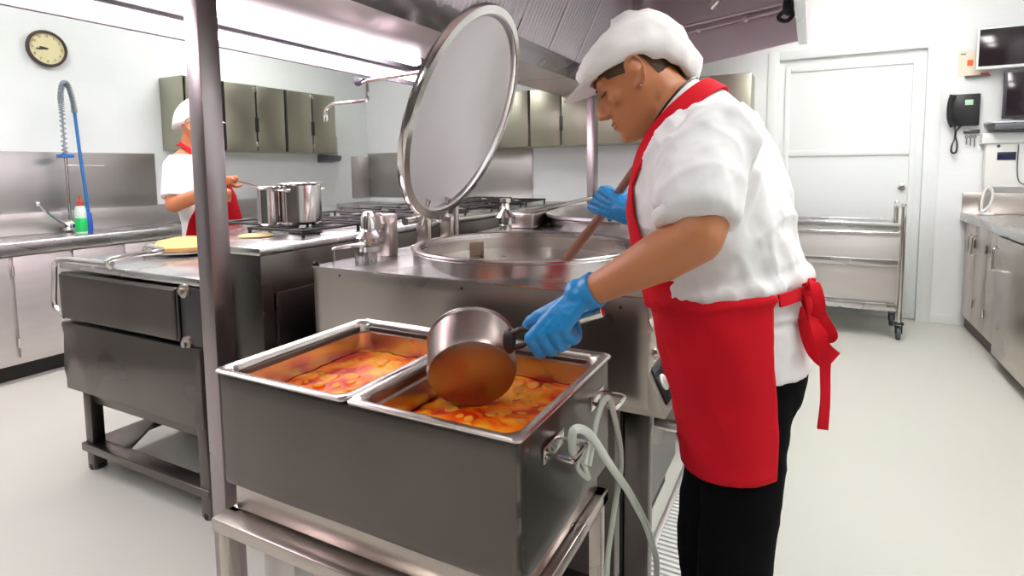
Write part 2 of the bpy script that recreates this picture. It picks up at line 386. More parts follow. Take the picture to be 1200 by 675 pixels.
# ------------------------------------------------------------------ splash and cabinets on the back wall
t = thing('corner_splashback', (XL,YB,.9), 'grey steel splash panel wrapping the far left corner behind the big lid', 'splashback')
b=NB(); box(b,XL+.002,XL+.014,5.34,YB-.002,.95,1.46,.003); box(b,XL+.002,-2.69,YB-.014,YB-.002,.95,1.50,.003); put('panel', b, STEELM, t)
t = thing('back_counter', (-2.6,YB,0), 'low steel counter along the back wall behind the kettles', 'counter')
put('carcass', B(XL+.03,-.85,5.10,YB-.02,.1,.86,.004), STEEL, t)
put('worktop', B(XL+.03,-.83,5.04,YB-.02,.86,.90,.005), STEELT, t)
put('plinth', B(XL+.03,-.87,5.14,YB-.02,0,.1), DARK, t)
xs=[-3.25,-2.56,-1.86,-1.16,-.47]
for i in range(4):
    a,c=xs[i]+.006,xs[i+1]-.006
    t = thing('wall_cabinet', ((a+c)/2,YB,1.51), ['steel wall cabinet on the back wall, mostly behind the round lid','steel wall cabinet on the back wall right of the round lid','steel wall cabinet on the back wall behind the face of the person stirring','steel wall cabinet on the back wall nearest the white door'][i], 'cabinet', 'steel wall cabinets on the back wall')
    put('body', B(a,c,5.32,YB-.002,1.51,2.08,.004), CABM, t); m_=(a+c)/2
    for p,q,s in ((a+.006,m_-.006,1),(m_+.006,c-.006,-1)):
        dd=put('door', B(p,q,5.30,5.318,1.515,2.075,.005), CABM, t)
        xx=q-.006 if s>0 else p+.006
        put('recessed_grip', B(xx-.008,xx+.008,5.297,5.304,1.66,1.80,.002), STEELD, dd)

# ------------------------------------------------------------------ hood
HZ=2.0
t = thing('extractor_hood', (-1.6,2.8,2.0), 'large steel island extractor hood with slanted filters over the kettles', 'extractor hood')
b=NB(); box(b,-2.22,-1.72,-.4,5.4,HZ,HZ+.03,.004); put('gutter_beam', b, HOODM, t)
b=NB(); prism(b,[(-1.72,HZ),(-1.60,HZ+.085),(-1.60,HZ+.10),(-1.735,HZ+.012)],-.4,5.3,'y',.002); put('gutter_lip', b, STEELT, t)
# corrugated filters, each a unit
FM = mat('filter_steel',(.84,.78,.83),.3,1)
f0,f1=V((-1.60,0,HZ+.09)),V((-1.28,0,2.74)); sl=(f1-f0).normalized(); nn=V((sl.z,0,-sl.x))
y=-.3
while y<4.9:
    b=NB(); q=y+.01; prof=[]
    while q<y+.47:
        prof += [(q,0),(q+.014,.016),(q+.026,.016),(q+.034,0)]; q+=.042
    rings=[[f0+sl*s+V((0,yy,0))+nn*h for yy,h in prof] for s in (.0,.2,.4,.6,.71)]
    loft(b,rings,cap=False,closed=False); g=b.faces[:]
    bmesh.ops.solidify(b, geom=g, thickness=.003)
    put('baffle_filter', b, FM, t); y+=.49
b=NB(); prism(b,[(-2.97,HZ+.06),(-2.22,HZ+.06),(-2.22,HZ+.075),(-2.97,HZ+.075)],-.4,4.25,'y',0); prism(b,[(-2.98,HZ-.01),(-2.95,HZ-.01),(-2.95,HZ+.5),(-2.98,HZ+.5)],-.4,4.25,'y',.002)
box(b,-2.98,-1.6,4.25,4.27,HZ,HZ+.5,0.002); put('light_tray', b, mat('tray_grey',(.30,.27,.30),.5,.5), t)
b=NB(); box(b,-2.98,.0,-.4,5.4,2.72,2.75,.003); put('top_panel', b, HOODM, t)
b=NB(); prism(b,[(-.09,HZ-.02),(-.05,HZ-.02),(-.05,2.72),(-.09,2.72)],-.4,3.68,'y',.002); box(b,-.085,-.045,-.4,3.68,HZ-.03,HZ-.021,.002); put('right_lip', b, STEELT, t)
b=NB(); A_,B_=V((-2.22,5.42,0)),V((-.05,3.68,0)); dv=(B_-A_).normalized(); nv=V((-dv.y,dv.x,0))
rings=[[A_+V((0,0,HZ)),B_+V((0,0,HZ)),B_+V((0,0,2.72)),A_+V((0,0,2.72))]]; rings.append([p+nv*.02 for p in rings[0]]); loft(b,rings)
put('end_panel', b, HOODM, t)
b=NB(); zc=2.28
tube(b,[A_.lerp(B_,.25)-nv*.03+V((0,0,zc+.02)),A_.lerp(B_,.99)-nv*.03+V((0,0,zc-.10))],.010,8); tube(b,[A_.lerp(B_,.25)-nv*.03+V((0,0,zc+.08)),A_.lerp(B_,.97)-nv*.03+V((0,0,zc-.06))],.012,8)
for f in (.35,.5,.7,.85,.95): ball(b,A_.lerp(B_,f)-nv*.03+V((0,0,zc+.02-.12*(f-.25)/.74)),.02)
put('conduit', b, HOODM, t)
b=NB(); c0=A_.lerp(B_,.97)-nv*.05+V((0,0,2.2)); tube(b,[c0+V((0,0,.08)),c0+V((.02,-.02,.0)),c0+V((-.05,0,-.06)),c0+V((.0,-.02,-.09)),c0+V((.05,0,-.02))],.012,8,4); ball(b,c0,(.03,.03,.06)); put('cable_gland', b, BLACK, t)
b=NB(); c0=A_.lerp(B_,.80)-nv*.12+V((0,0,2.34)); tube(b,[c0+V((.02,0,.3)),c0+V((.02,0,.06)),c0+V((-.05,0,-.04))],.026,10,4); put('lamp_bracket', b, STEELP, t)
put('divider_strip', B(-2.585,-2.505,-.3,4.1,HZ-.012,HZ+.059,.004), mat('strip_grey',(.17,.16,.19),.5,.6), t)
for i,(x,zz,r) in enumerate(((-2.36,HZ+.02,.045),(-2.78,HZ+.015,.035))):
    YE=(3.2,3.9)[i]; t = thing('fluorescent_light', (x,1.9,HZ+.06), ['wider glowing fluorescent strip under the hood, beside the flat beam','thinner glowing fluorescent strip along the outer edge of the hood'][i], 'light', 'fluorescent strips under the hood')
    b=NB(); box(b,x-.07,x+.07,-.2,YE,HZ+.042,HZ+.058,.004); box(b,x-.03,x+.03,-.2,-.16,HZ-.01,HZ+.05,.004); box(b,x-.03,x+.03,YE-.04,YE,HZ-.01,HZ+.05,.004); put('housing', b, HOODM, t)
    put('glowing_cover', TB([(x,-.16,zz-.01),(x,YE-.04,zz-.01)],r,16,flat=.6,up=(0,0,1)), TUBEM, t)
# gantry posts
for i,(x,y,s) in enumerate(((-1.47,1.02,.030),(-1.60,4.5,.036))):
    t = thing('steel_post', (x,y,0), ['square steel post in the foreground rising past the serving tub','thin steel post standing behind the far kettle'][i], 'post', 'posts under the hood')
    put('shaft', B(x-s,x+s,y-s,y+s,.012,HZ+(.2 if i==0 else 0),.004), POSTM, t)
    put('foot_plate', B(x-s-.03,x+s+.03,y-s-.03,y+s+.03,0,.012,.003), STEEL, t)

# ------------------------------------------------------------------ gas range with the pots
RX0,RX1,RY0,RY1,RZ=-2.55,-1.70,1.35,4.2,1.03
t = thing('gas_range', ((RX0+RX1)/2,(RY0+RY1)/2,0), 'long stainless gas range with black pan grates carrying the pots', 'range')
def rpoly(i_): return [(-1.93+i_,RY0+i_),(RX1-i_,RY0+i_),(RX1-i_,RY1-i_),(RX0+i_,RY1-i_),(RX0+i_,1.85+i_)]
put('body', PR(rpoly(.008),.12,RZ-.03,'z',.005), STEELD, t)
put('top_plate', PR(rpoly(0),RZ-.03,RZ,'z',.008), STEELT, t)
put('plinth', PR(rpoly(.05),0,.12,'z',0), DARK, t)
put('side_panel', B(RX1-.012,RX1+.004,RY0+.06,RY1-.1,.2,.86,.003), STEELD, t)
for j in range(6):
    for i in range(2):
        gx=RX0+.26+i*.36; gy=RY0+.56+j*.40
        if i==1: gy-=.14
        b=NB(); h=RZ+.03; s=.16
        for a in range(4):
            c_,s_=[(1,0),(0,1),(-1,0),(0,-1)][a]; pa=V((-s_,c_,0)); o_=V((c_,s_,0))
            tube(b,[V((gx,gy,h))+o_*s-pa*s,V((gx,gy,h))+o_*s+pa*s],.006,6)
            tube(b,[V((gx,gy,h))+o_*s,V((gx,gy,h))+o_*.04],.006,6)
            tube(b,[V((gx,gy,h))+o_*s*.97+pa*s*.97,V((gx,gy,RZ+.001))+o_*s*.97+pa*s*.97],.007,6)
        g=put('pan_grate', b, IRON, t)
        put('burner', LT((gx,gy,RZ),[(.07,0),(.07,.006),(.045,.01),(.04,.018),(0,.02)],20), IRON, t)
GZ=RZ+.036
def pot(c, r, h, lab, handles=True):
    t = thing('stock_pot', c, lab, 'pot')
    x,y,z=c
    put('pot_body', LT(c,[(0,0),(r-.01,0),(r,.01),(r,h-.01),(r+.006,h-.004),(r+.004,h),(r-.003,h-.004),(r-.004,.012),(0,.01)],40), STEELP, t)
    return t
pc=P(344,264,Z=GZ)+V((-.035,.075,0)); t=pot((pc.x,pc.y,GZ),.088,.178,'large stainless stock pot on the range beside the small pot')
for s_ in (-1,1):
    hp=V((pc.x,pc.y+.088*s_,GZ+.145)); put('handle', TB([hp+V((-.03,-.006*s_,0)),hp+V((-.028,.028*s_,.004)),hp+V((.028,.028*s_,.004)),hp+V((.03,-.006*s_,0))],.004,8,3), STEELP, t)
pc2=P(311,265,Z=GZ)+V((-.02,.035,0)); pot((pc2.x,pc2.y,GZ),.042,.165,'small tall steel pot left of the large stock pot')

# ------------------------------------------------------------------ tilting bratt pan
BX0,BX1,BY0,BY1,BZ=-2.90,-1.94,1.28,1.78,.915
t = thing('tilting_bratt_pan', (-2.45,1.5,0), 'tilting frying pan cabinet of dark steel panels with wraparound bar handle at left', 'bratt pan')
def bpoly(i_): return [(BX0+i_,BY0+i_),(BX1-i_,BY0+i_),(BX1-i_,1.335),(-2.47-i_,1.76),(-2.52-i_,BY1-i_),(BX0+i_,BY1-i_)]
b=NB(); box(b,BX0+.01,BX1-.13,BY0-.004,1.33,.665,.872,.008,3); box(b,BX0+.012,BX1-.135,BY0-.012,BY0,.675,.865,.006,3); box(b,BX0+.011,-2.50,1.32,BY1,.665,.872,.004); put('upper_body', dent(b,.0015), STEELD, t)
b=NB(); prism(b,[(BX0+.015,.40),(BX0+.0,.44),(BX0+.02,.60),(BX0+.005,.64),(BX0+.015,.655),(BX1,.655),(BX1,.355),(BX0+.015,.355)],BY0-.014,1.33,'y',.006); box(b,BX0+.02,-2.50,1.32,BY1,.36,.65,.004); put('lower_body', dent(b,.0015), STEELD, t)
b=NB(); box(b,BX1-.12,BX1+.0,BY0+.002,1.335,.60,.88,.006); put('side_column', b, mat('column_steel',(.13,.125,.125),.45,1), t)
for z in (.865,.668):
    put('pivot_bolt', LT((BX1-.085,BY0+.002,z),[(0,-.022),(.012,-.022),(.012,-.012),(.026,-.010),(.028,0)],20,axis=(0,1,0)), STEEL, t)
put('lid', PR(bpoly(-.01) if 0 else bpoly(0),.885,BZ,'z',.006), STEELT, t)
b=NB(); hx=BX0-.03; zt=BZ+.012
tube(b,[(BX0+.40,BY0+.005,BZ+.015),(BX0+.18,BY0-.0,BZ+.016),(BX0+.05,BY0-.005,BZ+.014),(hx-.0,BY0+.0,BZ-.01),(hx-.02,BY0+.0,.82),(hx-.035,BY0,.735),(hx-.02,BY0,.70),(BX0+.02,BY0,.675)],.012,10,4)
put('bar_handle', b, STEELP, t)
b=NB(); tube(b,[(BX0+.40,BY0+.005,BZ+.0),(BX0+.40,BY0+.005,BZ+.035),(BX0+.42,BY0+.20,BZ+.045),(BX0+.20,BY0+.26,BZ+.045),(BX0+.18,BY0+.26,BZ)],.010,10,4); put('lid_handle', b, STEELP, t)
b=NB(); prism(b,[(BX0+.14,.30),(BX1-.05,.30),(BX1-.05,.36),(BX0+.10,.36)],BY0+.02,BY0+.03,'y',.002); put('under_rail', b, STEELD, t)
for x,y in ((BX0+.13,BY0+.03),(BX1-.03,BY0+.022),(BX0+.13,BY1-.04),(-2.56,BY1-.04)):
    l=put('leg', B(x-.027,x+.027,y-.027,y+.027,.0,.36,.006), STEELD, t)
    put('leg_foot', LT((x,y,0),[(0,0),(.03,0),(.03,.02),(.02,.03),(0,.03)],16), IRON, l)
b=NB(); box(b,BX0+.09,BX1-.0,BY0-.01,BY0+.06,.085,.12,.004); box(b,BX0+.09,-2.52,BY1-.07,BY1,.085,.12,.004)
box(b,BX0+.0905,BX0+.17,BY0+.061,BY1-.071,.086,.119,.004); tube(b,[(BX1-.05,BY0+.04,.10),(-2.56,BY1-.04,.10)],.025,4)
prism(b,[(BX0+.12,BY0+.05),(BX0+.34,BY0+.05),(BX0+.14,BY0+.3),(BX0+.12,BY0+.3)],.105,.121,'z',.001); put('base_frame', b, STEELD, t)
# bread on plate
bc=P(222,297,Z=BZ+.002)+V((-.03,.02,0))
t=thing('plate',(bc.x,bc.y,BZ+.001),'round white plate under the golden loaf','plate')
put('dish', LT((bc.x,bc.y,BZ+.001),[(0,0),(.08,0),(.155,.014),(.16,.018),(.152,.018),(.08,.006),(0,.006)],40), WHITEP, t)
b=NB(); lathe(b,(bc.x,bc.y,BZ+.012),[(0,0),(.12,0),(.147,.012),(.152,.03),(.125,.052),(.07,.062),(0,.064)],40)
me=mesh_of(b,'b'); displace(me, folds(.004,14))
o=put('round_bread', me, mat('bread_crust',(.80,.46,.16),.6,var=.3,vscale=12), loc=(bc.x,bc.y,BZ+.012)); tag(o,'flat round golden bread on the white plate','bread')
bc=P(300,277,Z=RZ+.002)
b=NB(); lathe(b,(bc.x,bc.y,RZ+.001),[(0,0),(.062,0),(.068,.005),(.06,.010),(0,.013)],32)
o=put('flatbread', b, mat('pale_dough',(.85,.66,.30),.6,var=.2,vscale=15), loc=(bc.x,bc.y,RZ+.001)); tag(o,'pale yellow flatbread lying at the near edge of the range','bread')

# ------------------------------------------------------------------ kettles
def kettle(cx, cy, R_, X0,X1,Y0,Y1, lid_open, lab):
    t = thing('boiling_kettle', (cx,cy,0), lab, 'kettle')
    TOP=.96; RIM=1.02
    # block with hole
    b=NB(); box(b,X0,X1,Y0,Y1,.655,TOP-.005,.004); put('block_panel', dent(b,.0012), STEEL, t)
    b=NB(); n=64; outer=[]; inner=[]
    for i in range(n):
        a=2*PI*i/n; dx,dy=math.cos(a),math.sin(a)
        s=min(((X1+.002-cx) if dx>0 else (cx-X0+.002))/max(abs(dx),1e-6), ((Y1-cy) if dy>0 else (cy-Y0+.003))/max(abs(dy),1e-6))
        outer.append(V((cx+dx*s,cy+dy*s,TOP))); inner.append(V((cx+dx*(R_-.02),cy+dy*(R_-.02),TOP)))
    for cxx,cyy in ((X0-.002,Y0-.003),(X1+.002,Y0-.003),(X0-.002,Y1),(X1+.002,Y1)):
        k=min(range(n),key=lambda i:(outer[i]-V((cxx,cyy,TOP))).length); outer[k]=V((cxx,cyy,TOP))
    dn=V((0,0,-.0045)); loft(b,[inner,outer,[p+dn for p in outer],[p+dn for p in inner]],cap=False); put('top_deck', b, STEELT, t, ang=30)
    r=R_
    put('rim', LT((cx,cy,0),[(r-.01,TOP-.004),(r,TOP),(r,RIM-.012),(r+.004,RIM-.008),(r+.004,RIM-.002),(r,RIM+.002),(r-.018,RIM+.003),(r-.026,RIM-.001),(r-.028,RIM-.02)],96), RIMM, t)
    put('bowl', LT((cx,cy,0),[(r-.027,RIM-.01),(r-.032,.80),(r-.045,.70),(r*.6,.665),(0,.66)],72), PANM, t)
    return t
KC=(-.930,1.882)
t=kettle(KC[0],KC[1],.408,-1.565,-.365,1.462,2.42,True,'open boiling kettle with upright round lid in front of the person stirring')
KY=1.462
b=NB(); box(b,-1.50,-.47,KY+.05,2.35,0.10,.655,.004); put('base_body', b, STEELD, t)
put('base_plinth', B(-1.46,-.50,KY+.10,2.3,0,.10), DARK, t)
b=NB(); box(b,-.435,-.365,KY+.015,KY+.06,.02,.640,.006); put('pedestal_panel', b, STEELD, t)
b=NB(); box(b,-.445,-.436,KY+.012,KY+.06,.02,.655,.001); box(b,-.435,-.355,KY+.012,KY+.06,.641,.655,.001); put('black_edge_strip', b, DARK, t)  # thin black strips along the pedestal's left and top edges
b=NB(); prism(b,[(-.364,.90),(-.352,.87),(-.41,.846),(-.316,.650),(-.32,.640),(-.46,.640),(-.46,.90)],KY+.001,2.35,'y',.003); put('console', b, STEEL, t)
d1=V((-.316+.41,0,.650-.846)).normalized(); nrm=V((-d1.z,0,d1.x)).normalized()
c0=V((-.363,KY+.40,.748))+nrm*.003
con=put('control_panel', obox(NB(),c0,d1,(0,1,0),d1.cross(V((0,1,0))),.18,.74,.004), mat('panel_black',(.01,.01,.01),.12), t)
for q in (.07,.22,.37):
    for s in (-.04,.04):
        cc=V((-.363,KY+q,.748))+d1*s+nrm*.005
        put('control_knob', LT(cc,[(.022,0),(.022,.004),(.017,.006),(.015,.024),(0,.025)],20,axis=nrm), STEELP if s<0 else WHITEP, con)
# screws on the front
for u,v in ((398,323),(541,338),(727,360)):
    p=P(u,v,Y=KY); put('screw', LT((p.x,KY+.0005,p.z),[(0,-.003),(.0045,-.002),(.0055,.0)],12,axis=(0,1,0)), STEELD, t)
lm=P(560,290,Z=.985); put('inner_rim_box', B(lm.x-.022,lm.x+.022,lm.y-.03,lm.y+.012,.955,1.008,.004), mat('inner_box_brown',(.30,.22,.17),.4,.8), t)  # small brown box hanging inside the back of the rim
# drain valve beside the pedestal
b=NB(); vp=V((-.30,KY+.16,.57)); tube(b,[vp-V((.08,0,0)),vp+V((.05,0,0))],.030,16); tube(b,[vp+V((.045,0,0)),vp+V((.06,0,0))],.042,20); ball(b,vp+V((.0,0,.05)),(.022,.022,.035)); put('drain_valve', b, STEELP, t)
b=NB(); tube(b,[vp+V((.05,0,0)),vp+V((.07,-.01,-.06)),vp+V((.05,0,-.16)),vp+V((.03,0,-.2))],.008,8,4); put('valve_lever', b, BLACK, t)
# open lid, on the fitted plane
LC=V((-1.196,1.92,1.501)); th,ph=.13,-.367
ln=V((math.cos(ph)*math.cos(th),math.cos(ph)*math.sin(th),math.sin(ph)))
LR=.42
l=put('lid', LT(LC-ln*.012,[(0,-.055),(.15,-.052),(.30,-.040),(LR-.015,-.016),(LR,-.004),(LR+.002,.010),(LR-.004,.018),(LR-.030,.020),(LR-.038,.014),(LR-.042,.002),(.30,-.022),(.15,-.036),(0,-.040)],96,axis=ln), STEELL, t)
put('lid_rim', LT(LC-ln*.012,[(LR-.028,.020),(LR-.026,.024),(LR+.002,.022),(LR+.006,.012),(LR+.004,-.006)],96,axis=ln), STEELP, l)
lup=(V((0,0,1))-ln*ln.z).normalized(); lb=LC-lup*LR
b=NB(); ls=ln.cross(lup)
for s in (-1,1): obox(b,lb+ls*.085*s-ln*.02+lup*.02,ln,ls,lup,.05,.014,.11,.004)
tube(b,[lb+ls*.17-ln*.03-lup*.02,lb-ls*.17-ln*.03-lup*.02],.015,14); put('hinge_bracket', b, STEELP, t)
hb=V((lb.x-.03,lb.y,1.0)); b=NB(); box(b,hb.x-.05,hb.x+.04,hb.y-.06,hb.y+.20,.961,.995,.008,3); box(b,hb.x-.03,hb.x+.03,hb.y-.045,hb.y-.02,.99,1.10,.008); box(b,hb.x-.03,hb.x+.03,hb.y+.12,hb.y+.145,.99,1.10,.008); put('hinge_block', b, STEEL, t)
# safety valve, column and little handle
vp=P(433,305,Z=.96); x,y=vp.x,vp.y
put('safety_valve', LT((x,y,.96),[(0,0),(.028,0),(.028,.035),(.046,.037),(.049,.055),(.038,.062),(.038,.068),(.052,.072),(.053,.088),(.034,.108),(.031,.118),(.028,.12),(.027,.165),(.018,.183),(0,.187)],28), STEELP, t)
vp=P(456,300,Z=.96)+V((-.025,.02,0)); x,y=vp.x,vp.y
b=NB(); box(b,x-.018,x+.036,y-.026,y+.026,.96,1.125,.006); lathe(b,(x-.02,y-.035,1.090),[(0,-.012),(.036,-.012),(.040,0),(.040,.025),(.0,.03)],8,axis=(0,1,0)); put('pressure_gauge_column', b, STEEL, t)
h0=P(391,306,Z=.96); h1=P(418,308,Z=.96)
b=TB([(h0.x,h0.y,.96),(h0.x,h0.y,1.0),(h0.x+.015,h0.y+.005,1.01),(h1.x,h1.y,1.025),(h1.x+.04,h1.y,1.03)],.007,10,3); tube(b,[(h1.x-.02,h1.y,1.02),(h1.x,h1.y,1.0),(h1.x,h1.y,.96)],.006,8); put('deck_handle', b, STEELP, t)
put('corner_cap', LT((-1.56,KY+.01,.958),[(.012,0),(.012,.012),(.006,.018),(0,.018)],14), BLACK, t)
# second kettle
K2=(-.95,3.22)
t=kettle(K2[0],K2[1],.43,-1.58,-.365,2.62,3.80,False,'second boiling kettle with closed lid behind the open one')
b=NB(); box(b,-1.5,-.40,2.68,3.75,.1,.655,.004); put('base_body', b, STEELD, t)
put('base_plinth', B(-1.46,-.45,2.75,3.7,0,.10), DARK, t)
l=put('lid', LT((K2[0],K2[1],1.022),[(.45,0),(.452,.015),(.44,.022),(.40,.026),(.38,.04),(.25,.055),(.1,.062),(0,.063)],72), STEELL, t)
put('lid_grip', B(K2[0]-.03,K2[0]+.03,K2[1]-.44,K2[1]-.37,1.04,1.075,.01,3), STEEL, l)
b=NB(); box(b,-1.50,-1.36,2.85,3.1,.961,1.05,.012,3); tube(b,[(-1.43,2.97,1.04),(-1.30,3.6,1.09),(-1.1,3.75,1.10)],.012,10,3); put('hinge_block', b, STEEL, t)
vp=P(572,270,Z=.97); 
put('safety_valve', LT((-1.46,2.72,.96),[(0,0),(.03,0),(.03,.03),(.052,.04),(.055,.075),(.03,.105),(.022,.12),(.02,.15),(.03,.155),(.03,.175),(0,.18)],24), STEELP, t)
# third unit further back: low steel pan with long handle rails
t=thing('steel_work_unit',(-.95,4.3,0),'low steel unit with long raised rails beyond the second kettle','work unit')
put('body', B(-1.50,-.37,3.95,4.75,.1,.92,.008), STEEL, t); put('top', B(-1.52,-.35,3.93,4.77,.92,.95,.006), STEELT, t); put('plinth', B(-1.45,-.45,4.0,4.7,0,.1), DARK, t)
for y in (4.05,4.6):
    put('rail', TB([(-1.45,y,.95),(-1.45,y,1.03),(-1.35,y,1.05),(-.6,y,1.07),(-.5,y,1.05),(-.5,y,.95)],.012,10,3), STEELP, t)
# swivel water spout behind the lid
t=thing('swivel_water_spout',(-1.635,2.50,.0),'jointed steel water spout arm reaching left from behind the round lid','tap')
b=NB(); e=P(425,97,Y=2.6); f_=P(382,140,Y=2.6)
tube(b,[(-1.635,2.50,0.0),(-1.635,2.50,e.z+.01)],.016,12); tube(b,[(-1.635,2.50,e.z+.01),(-1.8,2.54,e.z+.015),e+V((.05,0,.012)),e],.013,12); put('riser', b, STEELP, t)
b=NB(); z1=P(425,118,Y=2.6); z2=P(388,122,Y=2.6)
tube(b,[e+V((.03,0,-.005)),V((e.x+.03,2.6,z1.z+.02)),V((e.x+.01,2.6,z1.z)),V((z2.x+.05,2.6,z2.z)),V((z2.x,2.6,z2.z-.005)),V((f_.x,2.6,z2.z-.04)),f_],.010,10,4); lathe(b,f_-V((0,0,.012)),[(0,0),(.014,0),(.015,.03),(.010,.034)],12); put('spout_arm', b, STEELP, t)
b=NB(); lathe(b,e+V((-.045,0,.008)),[(0,0),(.024,0),(.026,.01),(.02,.035),(.014,.05)],12,axis=(1,0,0)); put('tap_knob', b, mat('tap_knob_dark',(.08,.06,.10),.4), t)

# ------------------------------------------------------------------ serving tub with two pans of stew
TX0,TX1,TY0,TY1,TZ0,TZ1=-1.133,-.400,.78,1.238,.612,.860
t=thing('heated_serving_tub',((TX0+TX1)/2,(TY0+TY1)/2,0),'rectangular stainless serving tub on a stand holding two pans of orange stew','serving tub')
b=NB(); w=.02
box(b,TX0,TX1,TY0,TY0+w,TZ0,TZ1,.006,3); box(b,TX0,TX1,TY1-w,TY1,TZ0,TZ1,.006,3); box(b,TX0,TX0+w,TY0,TY1,TZ0,TZ1,.006,3); box(b,TX1-w,TX1,TY0,TY1,TZ0,TZ1,.006,3); box(b,TX0+.01,TX1-.01,TY0+.01,TY1-.01,TZ0+.002,TZ0+.02,.002)
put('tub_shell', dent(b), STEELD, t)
put('under_box', B(TX0+.02,TX1-.02,TY0+.012,TY1-.02,.552,.612,.004), STEEL, t)
b=NB(); box(b,TX0-.003,TX1,TY0-.035,TY0+.02,.520,.550,.004); box(b,TX0-.003,TX1,TY1-.04,TY1,.520,.550,.004); box(b,TX0-.003,TX0+.03,TY0,TY1,.520,.550,.004); box(b,TX1-.03,TX1,TY0,TY1,.520,.550,.004); put('stand_frame', b, STEEL, t)
for x in (TX0+.018,TX1-.02):
    for y in (TY0-.01,TY1-.025):
        l=put('leg', B(x-.015,x+.015,y-.015,y+.015,.06,.52,.004), STEEL, t)
        put('caster', LT((x-.012,y,.03),[(0,0),(.03,0),(.03,.024),(0,.024)],20,axis=(1,0,0)), IRON, l)
b=NB(); box(b,TX0+.05,TX0+.15,TY0+.05,TY1-.08,.10,.50,.004); put('heater_housing', b, STEELW, t)
b=NB(); tube(b,[(TX0+.2,TY0+.02,.40),(TX0+.34,TY0+.36,.50)],.016,8); tube(b,[(TX0+.26,TY0+.0,.38),(TX0+.42,TY0+.36,.50)],.012,8); put('brace', b, STEELW, t)
# side brackets
for i,yy in enumerate((TY0+.10,TY0+.34)):
    b=NB(); tube(b,[(TX1,yy,.80),(TX1+.045,yy,.80),(TX1+.05,yy+.01,.795),(TX1+.05,yy+.06,.795),(TX1+.045,yy+.07,.80),(TX1,yy+.07,.80)],.005,8,2); box(b,TX1,TX1+.004,yy-.01,yy+.08,.785,.815,.001)
    put('cord_hook', b, STEELP, t)
def gn_pan(x0,x1,y0,y1,z,lab,lab2):
    t=thing('food_pan',((x0+x1)/2,(y0+y1)/2,z-.15),lab,'food pan','pans in the serving tub')
    def rr(ins, rad, zz, n=6):
        a0,a1,c0,c1=x0+ins,x1-ins,y0+ins,y1-ins; out=[]
        for (cx,cy,s) in ((a1-rad,c1-rad,0),(a0+rad,c1-rad,PI/2),(a0+rad,c0+rad,PI),(a1-rad,c0+rad,1.5*PI)):
            for i in range(n+1):
                a=s+PI/2*i/n; out.append(V((cx+rad*math.cos(a),cy+rad*math.sin(a),zz)))
        return out
    b=NB(); loft(b,[rr(0,.012,z-.006),rr(-.001,.013,z-.002),rr(.002,.014,z+.001),rr(.010,.02,z+.0005),rr(.018,.028,z-.002),rr(.021,.032,z-.008),rr(.023,.034,z-.025),rr(.029,.036,z-.028),rr(.031,.038,z-.14),rr(.045,.035,z-.15)],cap=False)
    vs=[v for v in b.verts if v.is_boundary and v.co.z<z-.14]; 
    bmesh.ops.contextual_create(b, geom=vs); g=b.faces[:]
    put('pan_shell', b, PANM, t, ang=40)
    # stew
    b=NB(); nx,ny=46,56; hs=.034; vv={}
    for i in range(nx+1):
        for j in range(ny+1):
            X=x0+hs+(x1-x0-2*hs)*i/nx; Y=y0+hs+(y1-y0-2*hs)*j/ny
            q=V((X*22,Y*22,1.3)); hgt=.0045*noise.noise(q)+.003*noise.noise(q*2.3)
            vv[i,j]=b.verts.new((X,Y,z-.078+hgt))
    for i in range(nx):
        for j in range(ny): b.faces.new((vv[i,j],vv[i+1,j],vv[i+1,j+1],vv[i,j+1]))
    sp=b.verts[:]; bd=[vv[i,0] for i in range(nx+1)]+[vv[nx,j] for j in range(1,ny+1)]+[vv[i,ny] for i in range(nx-1,-1,-1)]+[vv[0,j] for j in range(ny-1,0,-1)]
    lo=[b.verts.new((v.co.x,v.co.y,z-.140)) for v in bd]
    for i in range(len(bd)):
        j=(i+1)%len(bd); b.faces.new((bd[i],lo[i],lo[j],bd[j]))
    b.faces.new(lo)
    o=put('vegetable_stew', b, SOUP, loc=((x0+x1)/2,(y0+y1)/2,z-.14)); tag(o,lab2,'stew',kind='stuff')
    b=NB()
    for k in range(46):
        X=rnd.uniform(x0+.055,x1-.055); Y=rnd.uniform(y0+.055,y1-.055); r=rnd.uniform(.010,.021)
        a=V((rnd.uniform(-.25,.25),rnd.uniform(-.25,.25),1)).normalized()
        lathe(b,(X,Y,z-.0795+rnd.uniform(-.002,.001)),[(0,-.004),(r*.9,-.004),(r,0),(r*.88,.004),(0,.0055)],14,axis=a)
    put('vegetable_slices', b, SLICE, o)['kind']='stuff'
PZ=TZ1+.012; xm=P(408,466,Z=PZ).x
gn_pan(TX0-.006,xm-.003,TY0-.008,TY1+.004,PZ,'left steel pan of stew, the one away from the saucepan','orange stew in the left pan')
gn_pan(xm+.003,TX1+.006,TY0-.008,TY1+.004,PZ,'right steel pan of stew, under the tilted saucepan','orange stew in the right pan, below the saucepan')
